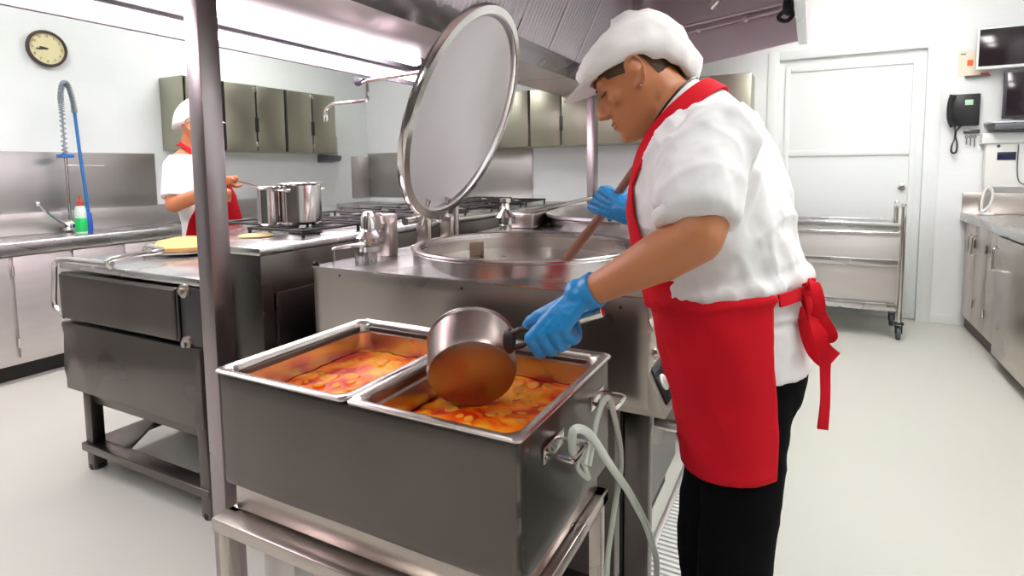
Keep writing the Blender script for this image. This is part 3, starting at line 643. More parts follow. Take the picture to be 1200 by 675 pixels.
# cables
def cable(pts,r,lab,gr='white cables hanging from the serving tub'):
    pp=[V(p) for p in pts]; o=put('power_cable', TB(pp,r,10,6), CABLE, loc=pp[-1]); tag(o,lab,'cable',gr)
cable([P(671,530,X=TX1+.02),P(672,505,X=TX1+.045),P(690,508,X=TX1+.06),P(715,545,X=TX1+.08),P(740,582,X=TX1+.09),P(762,630,X=TX1+.09),P(768,690,X=TX1+.08),(TX1+.10,TY0+.22,.05),(TX1+.14,TY0+.3,.008)],.008,'thick white cable arcing from the near hook down to the right')
cable([P(690,545,X=TX1+.03),P(700,490,X=TX1+.04),P(711,466,X=TX1+.05),P(718,480,X=TX1+.05),P(728,540,X=TX1+.05),P(718,610,X=TX1+.04),P(712,690,X=TX1+.03),(TX1+.05,TY1-.02,.05),(TX1+.1,TY1,.008)],.006,'thinner white cable looping over the far hook and dropping down')
cable([P(676,525,X=TX1+.03),P(690,560,X=TX1+.02),P(676,545,X=TX1+.02),P(690,520,X=TX1+.03),P(685,545,X=TX1+.035)],.005,'short white cord knotted under the near hook')
# floor drain
g0=P(790,540,Z=.003); 
t=thing('floor_drain',(-.365,1.9,0),'narrow ribbed floor drain grate beside the kettles','drain')
b=NB(); box(b,-.455,-.435,1.25,2.6,.0005,.008,.001); box(b,-.285,-.265,1.25,2.6,.0005,.008,.001); box(b,-.434,-.286,1.25,1.28,.0005,.008,.001); box(b,-.434,-.286,2.57,2.6,.0005,.008,.001); put('frame', b, STEELW, t)
b=NB(); y=1.29
while y<2.57: box(b,-.434,-.286,y,y+.012,.0005,.006,0); y+=.024
put('grate', b, WHITEP, t)

# ------------------------------------------------------------------ saucepan
ax_v=(P(553,438,Y=1.0)-V((0,0,CAMH))).normalized(); upp=(V((0,0,1))-ax_v*ax_v.z).normalized(); sd=ax_v.cross(upp)
pb=P(553,441,Y=.97); axn=(ax_v*.72+upp*.70).normalized()
t=thing('saucepan',pb,'tilted steel saucepan held over the right pan of stew','saucepan')
pr=.093
put('pan_body', LT(pb,[(0,0),(pr-.014,0),(pr-.004,.004),(pr,.014),(pr,.098),(pr+.004,.103),(pr+.003,.107),(pr-.003,.104),(pr-.004,.014),(0,.005)],64,axis=axn), POTM, t)
hc=P(603,398,Y=.985); hd=P(706,365,Y=1.0); hdir=(hd-hc).normalized()
b=NB(); q=V((0,0,1)).cross(hdir).normalized()
for s in (-1,1): tube(b,[hc-hdir*.012+V((0,0,.014*s)),hc+hdir*.02+V((0,0,.016*s)),hc+hdir*.045+V((0,0,.004*s))],.006,10,3)
ball(b,hc-hdir*.012,(.014,.012,.026)); put('handle_bracket', b, mat('bracket_dark',(.06,.05,.05),.4,.8), t)
b=NB(); tube(b,[hc+hdir*.035,hc+hdir*.09,hd-hdir*.01,hd],[.009,.010,.011,.008],12,3); put('handle', b, STEELP, t, label='chrome handle')

# ------------------------------------------------------------------ trolley at the back
t=thing('shelf_trolley',(.0,5.15,0),'steel shelf trolley on castors parked in front of the white door','trolley')
tx0,tx1,ya,yb=-.62,.60,4.98,5.40
for x in (tx0,tx1):
    b=TB([(x,ya,.13),(x,ya,.92),(x-.0,ya+.03,.97),(x,ya+.10,.985),(x,yb-.10,.985),(x,yb-.03,.97),(x,yb,.92),(x,yb,.13)],.017,12,4); put('end_frame', b, STEELP, t)
for z in (.83,.56,.23):
    b=NB(); box(b,tx0+.02,tx1-.02,ya,yb,z,z+.012,.003); box(b,tx0+.02,tx1-.02,ya-.006,ya+.006,z-.02,z+.035,.004); box(b,tx0+.02,tx1-.02,yb-.006,yb+.006,z-.02,z+.035,.004); put('shelf', b, STEELT, t)
b=NB(); box(b,tx0+.02,tx1-.02,ya+.02,ya+.026,.27,.80,.002); put('front_panel', b, STEELW, t)
put('rail', TB([(tx0,ya,.79),(tx1,ya,.79)],.012,10), STEELP, t)
for x in (tx0,tx1):
    for y in (ya,yb):
        b=NB(); box(b,x-.03,x+.03,y-.025,y+.025,.118,.132,.004); box(b,x-.022,x-.017,y-.02,y+.03,.05,.12,.002); box(b,x+.017,x+.022,y-.02,y+.03,.05,.12,.002)
        c=put('castor_fork', b, BLACK, t)
        put('wheel', LT((x-.013,y+.02,.052),[(0,0),(.018,0),(.03,.003),(.050,.0),(.052,.013),(.050,.026),(.03,.023),(.018,.026),(0,.026)],28,axis=(1,0,0)), mat('grey_rubber',(.08,.09,.12),.5), c)

# ------------------------------------------------------------------ right counter
t=thing('side_counter',(1.4,4.3,0),'stainless counter with doors along the right wall','counter')
RX=1.085; y2=2.2
put('carcass', B(RX+.02,XR-.002,y2,YB-.004,.08,.86,.004), STEEL, t)
put('plinth', B(RX+.03,XR-.01,y2,YB-.004,0,.08), mat('plinth_brown',(.10,.06,.05),.6), t)
b=NB(); box(b,RX-.035,XR-.002,y2,YB-.004,.87,.90,.005); box(b,RX-.035,RX-.02,y2,YB-.004,.845,.905,.005); put('worktop', b, STEELT, t)
put('splashback', B(RX-.03,XR-.002,YB-.02,YB-.003,.90,1.065,.004), STEEL, t)
eds=[5.63,5.30,4.97,4.62,3.86,3.1,2.3]
for i in range(6):
    a,c=eds[i+1]+.006,eds[i]-.006; off=0 if i<3 else .03
    dd=put('door', B(RX-off,RX+.018,a,c,.10 if i<3 else .075,.835,.004), STEEL, t)
    if i in (0,1,2,3):
        yy=a+.05 if i%2==0 else c-.05
        put('handle', handle_bow((RX-off,yy,.62),(RX-off,yy,.76),(-.03,0,0),.005), STEELP, dd)
    for z in (.25,.7): put('hinge', TB([(RX-off-.004,a-.004,z-.03),(RX-off-.004,a-.004,z+.03)],.008,8), STEELP, dd)
o=put('sink_plug_cord', TB([(1.20,5.60,.915),(1.17,5.58,.93),(1.165,5.57,1.0),(1.18,5.56,1.09),(1.205,5.56,1.11),(1.225,5.56,1.06),(1.215,5.57,.98),(1.19,5.58,.94),(1.16,5.56,.92),(1.17,5.50,.91),(1.22,5.50,.91),(1.23,5.56,.91)],.009,10,5), WHITEP, loc=(1.2,5.57,.9)); tag(o,'looped white cord standing against the splashback on the right counter','cord')
# screens, phone, boxes on the back wall
def wallbox(u0,v0,u1,v1,Y): a=P(u0,v0,Y=Y); c=P(u1,v1,Y=Y); return a.x,c.x,c.z,a.z
x0,x1,z0,z1=wallbox(1146,32,1215,83,YB-.12)
t=thing('wall_monitor',((x0+x1)/2,YB,z0),'large flat wall screen, the upper of the two screens','monitor','wall screens')
z1=2.30; z0=1.995; x0=1.075; x1=1.62
b=NB(); box(b,x0,x1,YB-.12,YB-.085,z0,z1,.006); put('case', b, WHITEP, t)
put('screen', B(x0+.012,x1-.012,YB-.123,YB-.119,z0+.022,z1-.012,.001), GLASS, t)
b=NB(); tube(b,[((x0+x1)/2,YB-.003,(z0+z1)/2),((x0+x1)/2,YB-.085,(z0+z1)/2)],.04,12); put('wall_mount', b, STEELD, t)
t=thing('wall_monitor',(1.4,YB,1.62),'smaller dark screen standing below the large one','monitor','wall screens')
put('case', B(1.245,1.60,YB-.14,YB-.10,1.62,1.97,.006), mat('dark_case',(.04,.035,.045),.4), t)
put('screen', B(1.26,1.585,YB-.143,YB-.139,1.64,1.955,.001), GLASS, t)
put('stand', B(1.38,1.46,YB-.10,YB-.003,1.70,1.80,.004), mat('dark_case',(.04,.035,.045),.4), t)
t=thing('wall_shelf',(1.4,YB,1.56),'grey shelf ledge carrying a keyboard under the small screen','shelf')
put('ledge', B(1.16,1.70,YB-.22,YB-.003,1.585,1.60,.004), mat('pale_grey_plastic',(.6,.64,.64),.4), t)
put('keyboard_tray', B(1.18,1.68,YB-.24,YB-.03,1.54,1.582,.006), mat('dark_grey_plastic',(.12,.12,.14),.4), t)
t=thing('switch_box',(1.4,YB,1.1),'white electrical box with dark display under the keyboard shelf','switch box')
put('cover', B(1.14,1.70,YB-.10,YB-.003,1.44,1.52,.008), WHITEP, t)
put('lower_box', B(1.17,1.70,YB-.08,YB-.003,1.11,1.44,.006), mat('offwhite_plastic',(.78,.77,.74),.5), t)
put('display', B(1.24,1.35,YB-.085,YB-.079,1.315,1.375,.001), mat('display_blue',(.01,.01,.05),.2), t)
put('keyhole', LT((1.245,YB-.08,1.45-.03),[(0,-.004),(.01,-.004),(.012,0)],12,axis=(0,1,0)), STEELD, t)
put('lead', TB([(1.36,YB-.09,1.43),(1.36,YB-.09,1.25),(1.38,YB-.085,1.15),(1.45,YB-.085,1.12)],.004,6,4), mat('dark_grey_plastic',(.12,.12,.14),.4), t)
t=thing('wall_phone',(1.02,YB,1.60),'black wall telephone with coiled cord hanging beside the door','telephone')
x0,x1,z0,z1=wallbox(1112,113,1147,147,YB-.03)
put('base', B(x0+.02,x1,YB-.05,YB-.003,z0,z1+.01,.008), BLACK, t)
b=NB(); tube(b,[(x0+.02,YB-.075,z1+.0),(x0+.0,YB-.08,z1-.06),(x0-.0,YB-.08,z0+.06),(x0+.03,YB-.075,z0+.0)],[.024,.016,.016,.024],10,3); put('handset', b, BLACK, t)
put('number_card', B(x0+.10,x0+.15,YB-.053,YB-.049,z1-.075,z1-.035,.001), mat('card_green',(.5,.75,.55),.5), t)
b=NB(); cpts=spline([(x0+.04,YB-.06,z0+.0),(x0+.05,YB-.05,z0-.08),(x0+.03,YB-.05,z0-.16),(x0+.035,YB-.05,z0-.205),(x0+.06,YB-.05,z0-.20),(x0+.065,YB-.05,z0-.14),(x0+.05,YB-.05,z0-.06),(x0+.08,YB-.05,z0)],10)
hel=[]; TT,UU=frames(cpts)
for i in range(len(cpts)*4-4):
    f=i/4; a=int(f); p=cpts[a].lerp(cpts[min(a+1,len(cpts)-1)],f-a); u=UU[a]; w=TT[a].cross(u); hel.append(p+(u*math.cos(i*1.3)+w*math.sin(i*1.3))*.006)
tube(b,hel,.0028,5); put('coiled_cord', b, BLACK, t)
t=thing('key_rack',(1.08,YB,1.50),'small grey key rack with hanging keys under the telephone','key rack')
zk=P(1140,154,Y=YB-.02).z
put('rack', B(1.04,1.14,YB-.02,YB-.003,zk-.015,zk+.015,.003), STEELD, t)
for i,x in enumerate((1.06,1.085,1.11)):
    b=NB(); lathe(b,(x,YB-.024,zk-.04),[(.012,0),(.012,.002),(.005,.002),(.005,0),(.012,0)],14,axis=(0,1,0)); box(b,x-.004,x+.004,YB-.025,YB-.022,zk-.10-i*.01,zk-.045,.001); put('hanging_key', b, STEELD, t)
t=thing('wall_notice',(1.0,YB,1.97),'small paper notice with orange square beside the upper screen','notice')
x0,x1,z0,z1=wallbox(1124,60,1146,88,YB-.01)
put('paper', B(x0,x1+.02,YB-.006,YB-.003,z0,z1,0), mat('cream_paper',(.85,.76,.62),.7), t)
put('orange_square', B(x0+.055,x0+.09,YB-.010,YB-.006,z0+.075,z0+.12,0), mat('orange_print',(.95,.16,.01),.6), t)
put('green_print', B(x0+.012,x0+.045,YB-.008,YB-.006,z1-.03,z1-.02,0), mat('green_print',(.1,.3,.2),.6), t)
t=thing('pen_holder',(1.1,YB,1.96),'narrow dark pen ledge with red end under the upper screen','pen holder')
put('ledge', B(1.03,1.18,YB-.05,YB-.003,1.955,1.965,.002), mat('olive_plastic',(.12,.13,.08),.5), t)
put('red_end', B(1.12,1.17,YB-.052,YB-.03,1.965,1.98,.002), mat('red_plastic',(.6,.05,.1),.5), t)

# ------------------------------------------------------------------ people
def ering(c, f, l, af, ab, w, n=32, up=None, pw=1.0, lo=0, hi=2*PI):
    """closed ring: centre c, forward f (reach af ahead, ab behind), left l (half width w)"""
    out=[]
    for i in range(n):
        a=lo+(hi-lo)*i/(n if hi-lo>6.28 else n-1); ca,sa=math.cos(a),math.sin(a)
        k=abs(ca)**pw*(1 if ca>0 else -1)
        out.append(V(c)+f*(k*(af if ca>0 else ab))+l*(sa*w))
    return out
# skull profile: z, front, back, half width
SK=[(-.118,.066,.02,.018),(-.110,.083,-.0,.034),(-.095,.089,.005,.045),(-.080,.086,.01,.053),(-.062,.088,.03,.058),(-.045,.087,.062,.062),(-.02,.085,.078,.067),(0,.082,.088,.070),(.018,.081,.095,.072),(.035,.090,.099,.0735),(.055,.092,.100,.074),(.075,.086,.098,.072),(.095,.072,.09,.066),(.112,.050,.072,.052),(.124,.022,.04,.030),(.128,.004,.01,.008)]
def skr(z):
    for a,b in zip(SK,SK[1:]):
        if a[0]<=z<=b[0]:
            t=(z-a[0])/(b[0]-a[0]); return [a[i]+(b[i]-a[i])*t for i in (1,2,3)]
    return list(SK[0][1:]) if z<SK[0][0] else list(SK[-1][1:])
class Head:
    def __init__(s, c, f, l, sc=1.0):
        s.c=V(c); s.f=V(f).normalized(); s.l=V(l).normalized(); s.u=s.f.cross(s.l).normalized(); s.s=sc
    def W(s, x,y,z): return s.c+(s.f*x+s.l*y+s.u*z)*s.s
    def M(s): return Matrix((s.f,s.l,s.u)).transposed()
    def surf(s, ph, z, k=1.0):
        af,ab,w=skr(z); ca,sa=math.cos(ph),math.sin(ph)
        nar=1-.22*max(0,ca)**2
        return s.W((af if ca>0 else ab)*ca*k, w*sa*k*nar, z)
    def skull(s, bm):
        loft(bm,[[s.surf(2*PI*i/36,z) for i in range(36)] for z,*_ in SK])
        # nose
        for pts,rs in (([(.078,0,.020),(.090,0,.002),(.103,0,-.020),(.105,0,-.030)],[.007,.008,.010,.0115]),):
            capsule(bm,[s.W(*p) for p in pts],[r*s.s for r in rs],10,3)
        for sg in (-1,1):
            ball(bm,s.W(.094,.012*sg,-.036),tuple(v*s.s for v in (.012,.0085,.008)),10,8,s.M())
            ball(bm,s.W(.068,.034*sg,.028),tuple(v*s.s for v in (.018,.024,.008)),10,8,s.M())      # brow
            ball(bm,s.W(.060,.040*sg,-.018),tuple(v*s.s for v in (.020,.020,.018)),10,8,s.M())     # cheek
            ball(bm,s.W(.068,.031*sg,.010),tuple(v*s.s for v in (.014,.016,.012)),10,8,s.M())      # eyeball under lid
            # ear
            e=[(.012,.074,-.026),(.000,.078,-.030),(-.011,.087,-.015),(-.018,.092,.008),(-.012,.092,.026),(.002,.083,.030),(.010,.077,.020),(.010,.074,.006)]
            capsule(bm,[s.W(x,y*sg,z) for x,y,z in e],[.0055*s.s]*8,8,3)
            ball(bm,s.W(-.003,.075*sg,.0),tuple(v*s.s for v in (.011,.003,.024)),10,8,s.M())
            ball(bm,s.W(.004,.077*sg,-.026),tuple(v*s.s for v in (.008,.006,.009)),8,6,s.M())
        ball(bm,s.W(.086,0,-.060),tuple(v*s.s for v in (.010,.022,.0055)),12,8,s.M())
        ball(bm,s.W(.085,0,-.072),tuple(v*s.s for v in (.010,.019,.006)),12,8,s.M())
        ball(bm,s.W(.076,0,-.100),tuple(v*s.s for v in (.016,.020,.014)),12,8,s.M())
    def lips(s):
        b=NB(); ball(b,s.W(.0880,0,-.0605),tuple(v*s.s for v in (.008,.020,.0030)),14,8,s.M()); ball(b,s.W(.0870,0,-.070),tuple(v*s.s for v in (.008,.018,.0036)),14,8,s.M()); return b
    def brow(s, sg):
        return TB([s.W(.087,.018*sg,.030),s.W(.083,.034*sg,.036),s.W(.066,.052*sg,.031)],[.0028*s.s,.0035*s.s,.0015*s.s],8,4)
    def lash(s, sg):
        return TB([s.W(.0835,.018*sg,.003),s.W(.0835,.032*sg,.000),s.W(.072,.047*sg,.003)],[.0012*s.s,.0022*s.s,.0012*s.s],6,4)
    def shell(s, k, ph0, ph1, zt, zb, n=40, m=12, wob=0, seed=0):
        """hair shell between angles, from zt down to zb(ph)"""
        b=NB(); rings=[]
        for i in range(n):
            ph=ph0+(ph1-ph0)*i/(n-1); z1=zb(ph)
            rings.append([s.surf(ph,zt+(z1-zt)*j/(m-1),k+(wob*noise.noise(V((ph*9,j*.12,seed))) )-(.0 if j<m-1 else .02)) for j in range(m)])
        loft(b,rings,cap=False,closed=False); bmesh.ops.recalc_face_normals(b,faces=b.faces); bmesh.ops.solidify(b,geom=b.faces[:],thickness=.006); return b
def hand(bm, g, ax, pn, wr, curl_r=.017, k=1.0, thumb=True, mirror=1, wr_r=.026):
    """closed hand gripping a bar through g along ax; pn = side the back of the hand faces; wr = wrist point"""
    g=V(g); ax=V(ax).normalized(); n=(V(pn)-ax*V(pn).dot(ax)).normalized(); w=ax.cross(n)*mirror   # w: knuckle side
    back=[]
    for i,u in enumerate((-.033,-.011,.011,.032)):
        L=(1.0,1.06,1.0,.86)[i]; R_=(.0098,.0102,.0098,.0088)[i]*k; c=g+ax*u*k
        mc=c+n*.030*k+w*.026*k
        pip=c-n*.002*k+w*.040*k*L; dip=c-n*.026*k+w*.018*k*L; tip=c-n*.027*k-w*.008*k
        capsule(bm,[mc,mc.lerp(pip,.55)+(n+w)*.003*k,pip,dip,tip],[R_*1.18,R_*1.08,R_*1.06,R_,R_*.85],10,4)
        hb=V(wr)+ax*u*.45*k
        capsule(bm,[mc,mc.lerp(hb,.5)+n*.004*k,hb],[R_*1.3,.0145*k,.017*k],10,4); back.append(mc)
        capsule(bm,[c+n*.018*k+w*.018*k,(c+n*.022*k).lerp(V(wr),.5)],[.011*k,.016*k],8,2)
    if thumb:
        tb=V(wr).lerp(g,.35)-ax*.018*k+n*.006*k
        p1=g-ax*.044*k-w*.020*k+n*.010*k; p2=g-ax*.058*k-w*.008*k-n*.012*k; p3=g-ax*.060*k+w*.012*k-n*.022*k
        capsule(bm,[tb,p1,p2,p3],[.017*k,.0135*k,.0115*k,.009*k],10,4)
    return bm

# ---------------- the person stirring
root=thing('person',(-.12,1.2,0),'person in white cap, white coat and red apron pouring from a saucepan over the tub','person')
Y0=1.22; F=V((-1,0,0)); Lf=V((0,-1,0))
pit=math.radians(30); hf=V((-math.cos(pit),-.28,-math.sin(pit))).normalized()
ec=P(745,83,Y=1.145); ll=(Lf-hf*Lf.dot(hf)).normalized()
H_=Head(ec-ll*.076,hf,ll,.945)
def pr2(fu,fv,bu,bv,Y=Y0):
    a,c=P(fu,fv,Y=Y),P(bu,bv,Y=Y); return (a+c)/2,(a-c).normalized(),(a-c).length/2
TR=[((768,158),(812,100),.066),((764,172),(842,106),.105),((758,192),(872,128),.165),((752,216),(897,165),.180),((748,245),(916,212),.175),((752,282),(926,258),.165),((764,318),(934,298),.162),((772,348),(938,328),.162),((782,378),(944,372),.152),((790,415),(952,412),.148)]
def torso_ring(i, grow=0, n=44, lo=0, hi=2*PI):
    (f_,b_,w)=TR[i]; c,d,h=pr2(*f_,*b_); return ering(c,d,Lf,h+grow,h+grow,w+grow,n,lo=lo,hi=hi)
# skin body, one continuous mesh
b=NB(); H_.skull(b)
nb=P(800,135,Y=Y0); capsule(b,[H_.W(-.025,0,-.03),H_.W(-.035,0,-.075),nb],[.058,.056,.066],16,4)
loft(b,[torso_ring(i,-.02,28) for i in range(1,9)])
shn=P(842,165,Y=1.06); elb=P(814,281,Y=.965); wrn=P(690,343,Y=.985)
wrn=wrn+V((0,0,.0))
capsule(b,[shn,shn.lerp(elb,.5)+V((.0,0,0)),elb+V((.006,0,.012))],[.058,.052,.044],16,4)
capsule(b,[elb+V((.004,0,.004)),elb.lerp(wrn,.3),elb.lerp(wrn,.7),wrn],[.043,.044,.033,.026],16,5)
shf=P(850,165,Y=1.40); elf=P(800,262,Y=1.50); wrf=P(748,252,Y=1.50)
capsule(b,[shf,shf.lerp(elf,.5),elf],[.055,.048,.040],14,4); capsule(b,[elf,elf.lerp(wrf,.5),wrf],[.040,.034,.026],14,4)
hipn=P(880,430,Y=1.16); hipf=P(865,430,Y=1.29)
kn=V((hipn.x-.020,1.145,.47)); kf=V((hipf.x-.06,1.32,.46))
fn=V((kn.x+.045,1.13,.09)); ff=V((kf.x+.03,1.33,.09))
for h_,k_,f_ in ((hipn,kn,fn),(hipf,kf,ff)): capsule(b,[h_,h_.lerp(k_,.5),k_,k_.lerp(f_,.35),f_],[.060,.060,.048,.044,.034],14,4); capsule(b,[f_,f_+V((-.06,0,-.045)),f_+V((-.13,0,-.055))],[.033,.03,.022],10,3)
me=fuse(b,.0055,5)
body=put('body',me,SKIN,root,ang=180)
put('lips',H_.lips(),LIPS,root)
for sg in (1,-1):
    put('eyebrow',H_.brow(sg),HAIR,root); put('eyelash',H_.lash(sg),HAIR,root)
    put('earring',obox(NB(),H_.W(.006,.085*sg,-.034),(1,0,0),(0,1,0),(0,0,1),.004,.004,.004,.0015),STEELP,root) if sg>0 else None
def zb(ph):
    a=abs(math.degrees(ph)); a=min(a,360-a)
    return .03 if a<66 else (.045-.0007*(a-66) if a<100 else (.02-(a-100)*.0014))
hz=lambda ph:(lambda a:(.026-.0004*max(0,a-40) if a<70 else (.014-.0005*(a-70) if a<84 else (.030 if a<102 else max(-.075,.030-(a-102)*.0028)))))(abs(math.degrees(ph)) if abs(ph)<=PI else 360-abs(math.degrees(ph)))
put('hair',H_.shell(1.045,math.radians(40),math.radians(320),.085,hz,60,12,.02),HAIR,root)
# cap: dome, gathered back, peak
b=NB(); n,m=72,22; rings=[]
for j in range(m+1):
    s_=j/m; A=s_*1.78; ring=[]
    for i in range(n):
        ph=2*PI*i/n; ca,sa=math.cos(ph),math.sin(ph)
        a=abs(math.degrees(ph if ph<=PI else ph-2*PI))
        zlo=.050-.018*min(a,90)/90-(.105*max(0,(a-90)/90)**1.2)
        rf=.118 if ca>0 else .124
        bulge=1+.10*math.sin(min(1,s_*1.25)*PI)*(max(0,-ca)*.9+.35)
        ztop=.134-.016*ca
        z=zlo+(ztop-zlo)*(math.cos(A)-math.cos(1.78))/(1-math.cos(1.78))
        rr=math.sin(A)*bulge; w_=.083
        if s_>.80: rr*=1-(.05+.22*max(0,-ca))*((s_-.80)/.20)**1.5
        wr=.005*noise.noise(V((ca*2.2,sa*2.2+j*.04,j*.33)))*min(1,s_*3)+.0035*math.sin(ph*15+3*math.sin(j*.3))*max(0,-ca)*s_
        ring.append(H_.W((rr*rf+wr)*ca-.012, (rr*w_+wr)*sa*1.06, z+.4*wr))
    rings.append(ring)
loft(b,rings[1:],cap=False); tp=b.verts.new(sum(rings[0],V())/n); bv=b.verts[:]; b.verts.ensure_lookup_table()
for i in range(n): b.faces.new((tp,b.verts[i],b.verts[(i+1)%n]))
bmesh.ops.recalc_face_normals(b,faces=b.faces); bmesh.ops.solidify(b,geom=b.faces[:],thickness=.002)
me=mesh_of(b,'cap'); cq=creases(.012,12,(.55,.1,.83),.25,3); cq2=folds(.002,30,4); displace(me,lambda p,n:cq(p,n)+cq2(p,n))
cap=put('cap',me,HATM,root,ang=180)
b=NB(); rings=[]
for i in range(25):
    ph=math.radians(-74+148*i/24); ca,sa=math.cos(ph),math.sin(ph); q=math.cos(ph*90/74)
    rings.append([H_.W(.100*ca-.006,.080*sa,.058-.010*(1-ca)),H_.W((.103+.030*q)*ca-.004,(.083)*sa,.050),H_.W((.103+.062*q)*ca-.002,.086*sa,.042-.006*(1-q))])
loft(b,rings,cap=False,closed=False); bmesh.ops.solidify(b,geom=b.faces[:],thickness=.003); put('cap_peak',b,HATM,cap)
def on_torso(i, a, grow):
    i0=min(int(i),8); f_=i-i0; q=[]
    for k in (i0,i0+1):
        (fr,bk,w)=TR[k]; c,d,h=pr2(*fr,*bk); q.append((c+d*((h+grow)*math.cos(a))+Lf*((w+grow)*math.sin(a)), (d*math.cos(a)/h+Lf*math.sin(a)/w).normalized()))
    return q[0][0].lerp(q[1][0],f_), q[0][1].lerp(q[1][1],f_)
# coat
b=NB(); loft(b,[torso_ring(i,.004) for i in range(1,10)])
cuff=P(815,247,Y=.985)
cd_=(cuff-shn).normalized()
capsule(b,[shn+V((-.005,.05,.01)),shn],[.062,.068],16,2)
tube(b,[shn+V((0,0,0)),shn.lerp(cuff,.5)+V((-.01,0,.01)),cuff,cuff+cd_*.006],[.068,.070,.070,.067],24,3)
cuf=shf.lerp(elf,.85); tube(b,[shf,shf.lerp(elf,.5),cuf],[.078,.076,.072],20,3)
ball(b,shf,(.075,.07,.075))
rl=[on_torso(6.75,math.radians(62+236*i/30),-.004)[0] for i in range(31)]; tube(b,rl,[.008]+[.020]*29+[.008],10)
# rear hem flare over the hip
loft(b,[torso_ring(8,.006),ering(*(lambda c,d,h:(c,d,Lf,h*.98,h*1.02))(*pr2(794,428,955,432)),.150,44)])
fo=creases(.014,9,(.75,.1,.65),.25,11); fo2=creases(.007,17,(.5,0,-.85),.35,5)
me=fuse(b,.0055,6,lambda p,n:(fo(p,n)+fo2(p,n))*(.3 if p.z>1.40 else (1 if p.z>1.04 else .3))-(.006 if p.z<1.02 else 0))
coat=put('coat',me,WHITEC,root,ang=180)
# turned-up collar with dark piping
b=NB(); col=[]
c0,d0,h0=pr2(764,160,814,94); c1,d1,h1=pr2(768,182,842,110)
loft(b,[ering(c1,d1,Lf,h1+.006,h1+.0,.090,40),ering(c0.lerp(c1,.4),d0,Lf,h0+.012,h0+.010,.074,40),ering(c0,d0,Lf,h0+.004,h0+.004,.068,40)],cap=False)
bmesh.ops.recalc_face_normals(b,faces=b.faces); bmesh.ops.solidify(b,geom=b.faces[:],thickness=.004); cl=put('collar',b,WHITEC,coat)
rg=ering(c0,d0,Lf,h0+.005,h0+.005,.069,40); put('collar_piping',TB(rg+[rg[0]],.0026,6),BLACK,cl)
# sleeve hem stitch
# apron bib, skirt, strap, waist ties
b=NB(); rows=[]
for i,hw in ((2.55,34),(3,38),(4,42),(5,50),(6,60),(7,134)):
    lo,hi=-math.radians(hw),math.radians(hw); i0=int(i); f_=i-i0
    g_=.018 if i<5.5 else .026; r0=torso_ring(i0,g_,30,lo,hi); r1=torso_ring(min(i0+1,9),g_,30,lo,hi); rows.append([a.lerp(c,f_) for a,c in zip(r0,r1)])
def apr(u0,v0,u1,v1,w,hw): 
    c,d,h=pr2(u0,v0,u1,v1); return ering(c,d,Lf,h,h,w,30,lo=-math.radians(hw),hi=math.radians(hw))
SKR=[(766,352,944,340,.182,132),(771,376,947,372,.180,130),(777,405,947,408,.172,129),(785,438,945,445,.160,131),(790,470,944,480,.155,132),(795,500,942,512,.150,132),(799,524,940,536,.148,132)]
for k in SKR: rows.append(apr(*k))
loft(b,rows,cap=False,closed=False); bmesh.ops.subdivide_edges(b,edges=b.edges[:],cuts=2,use_grid_fill=True)
bmesh.ops.smooth_vert(b,verts=b.verts[:],factor=.5,use_axis_x=True,use_axis_y=True,use_axis_z=True)
bmesh.ops.recalc_face_normals(b,faces=b.faces); me=mesh_of(b,'apron'); fa=folds(.007,6,2,(1.2,1.0,1.2)); fb=folds(.003,15,8,(1,1,2)); displace(me,lambda p,n:(fa(p,n)+fb(p,n))*(1 if p.z<1.05 else .4)*max(.25,min(1,(-p.x+.03)/.12)))
b=NB(); b.from_mesh(me); bmesh.ops.solidify(b,geom=b.faces[:],thickness=.003); apron=put('apron',b,RED,root,ang=180)
def strap(pts,w,up,th=.002,k=5):
    q=spline(pts,k); ups=spline(up,k); T,_=frames(q); b=NB(); rings=[]
    for p,t,u in zip(q,T,ups):
        u=(u-t*u.dot(t)).normalized(); s=t.cross(u); rings.append([p+u*th+s*w/2,p+u*th-s*w/2,p-u*th-s*w/2,p-u*th+s*w/2])
    return loft(b,rings)
for sg in (1,-1):
    q=[on_torso(i_,math.radians(a_)*sg,.016) for i_,a_ in ((2.9,33),(2.3,38),(1.75,48),(1.25,66),(1.0,95),(.85,130),(.8,158),(.8,180))]
    put('neck_strap',strap([a_ for a_,_ in q],.036,[(n_+V((0,0,.5))).normalized() for _,n_ in q]),RED,apron)
cb=P(768,188,Y=Y0-.105); put('strap_button',LT(cb,[(0,0),(.009,0),(.009,.004),(0,.005)],16,axis=(-.3,-.95,0)),WHITEP,apron)
put('strap_ring',TB([cb+V((.016,-.002,.014)),cb+V((.024,-.004,.022)),cb+V((.018,-.004,.034)),cb+V((.008,-.004,.026)),cb+V((.016,-.002,.014))],.004,8,4),BLACK,apron)
# waist tie band and hanging tails
band=[]
for a in range(134,182,6): 
    c,d,h=pr2(772,345,940,335); band.append(ering(c,d,Lf,h+.012,h+.012,.182,2,lo=math.radians(a),hi=math.radians(a)+.01)[0])
put('waist_band',strap(band,.022,[ (p-P(855,340,Y=Y0)).normalized() for p in band]),RED,apron)
kn_=P(946,338,Y=1.19)
ball_=NB(); ball(ball_,kn_,(.018,.022,.022)); me=mesh_of(ball_,'k'); displace(me,folds(.004,40)); put('tie_knot',me,RED,apron,ang=180)
def tie(pts,w,Yv): 
    q=[P(u,v,Y=Y_) for (u,v),Y_ in zip(pts,Yv)]; return strap(q,w,[V((.5+.3*math.sin(i*1.7),-1,.1*math.cos(i))) for i in range(len(q))],.0018,7)
put('tie_tail',tie([(944,338),(950,360),(957,390),(966,412),(967,440),(967,470),(964,503)],.018,[1.16,1.14,1.12,1.12,1.13,1.13,1.13]),RED,apron)
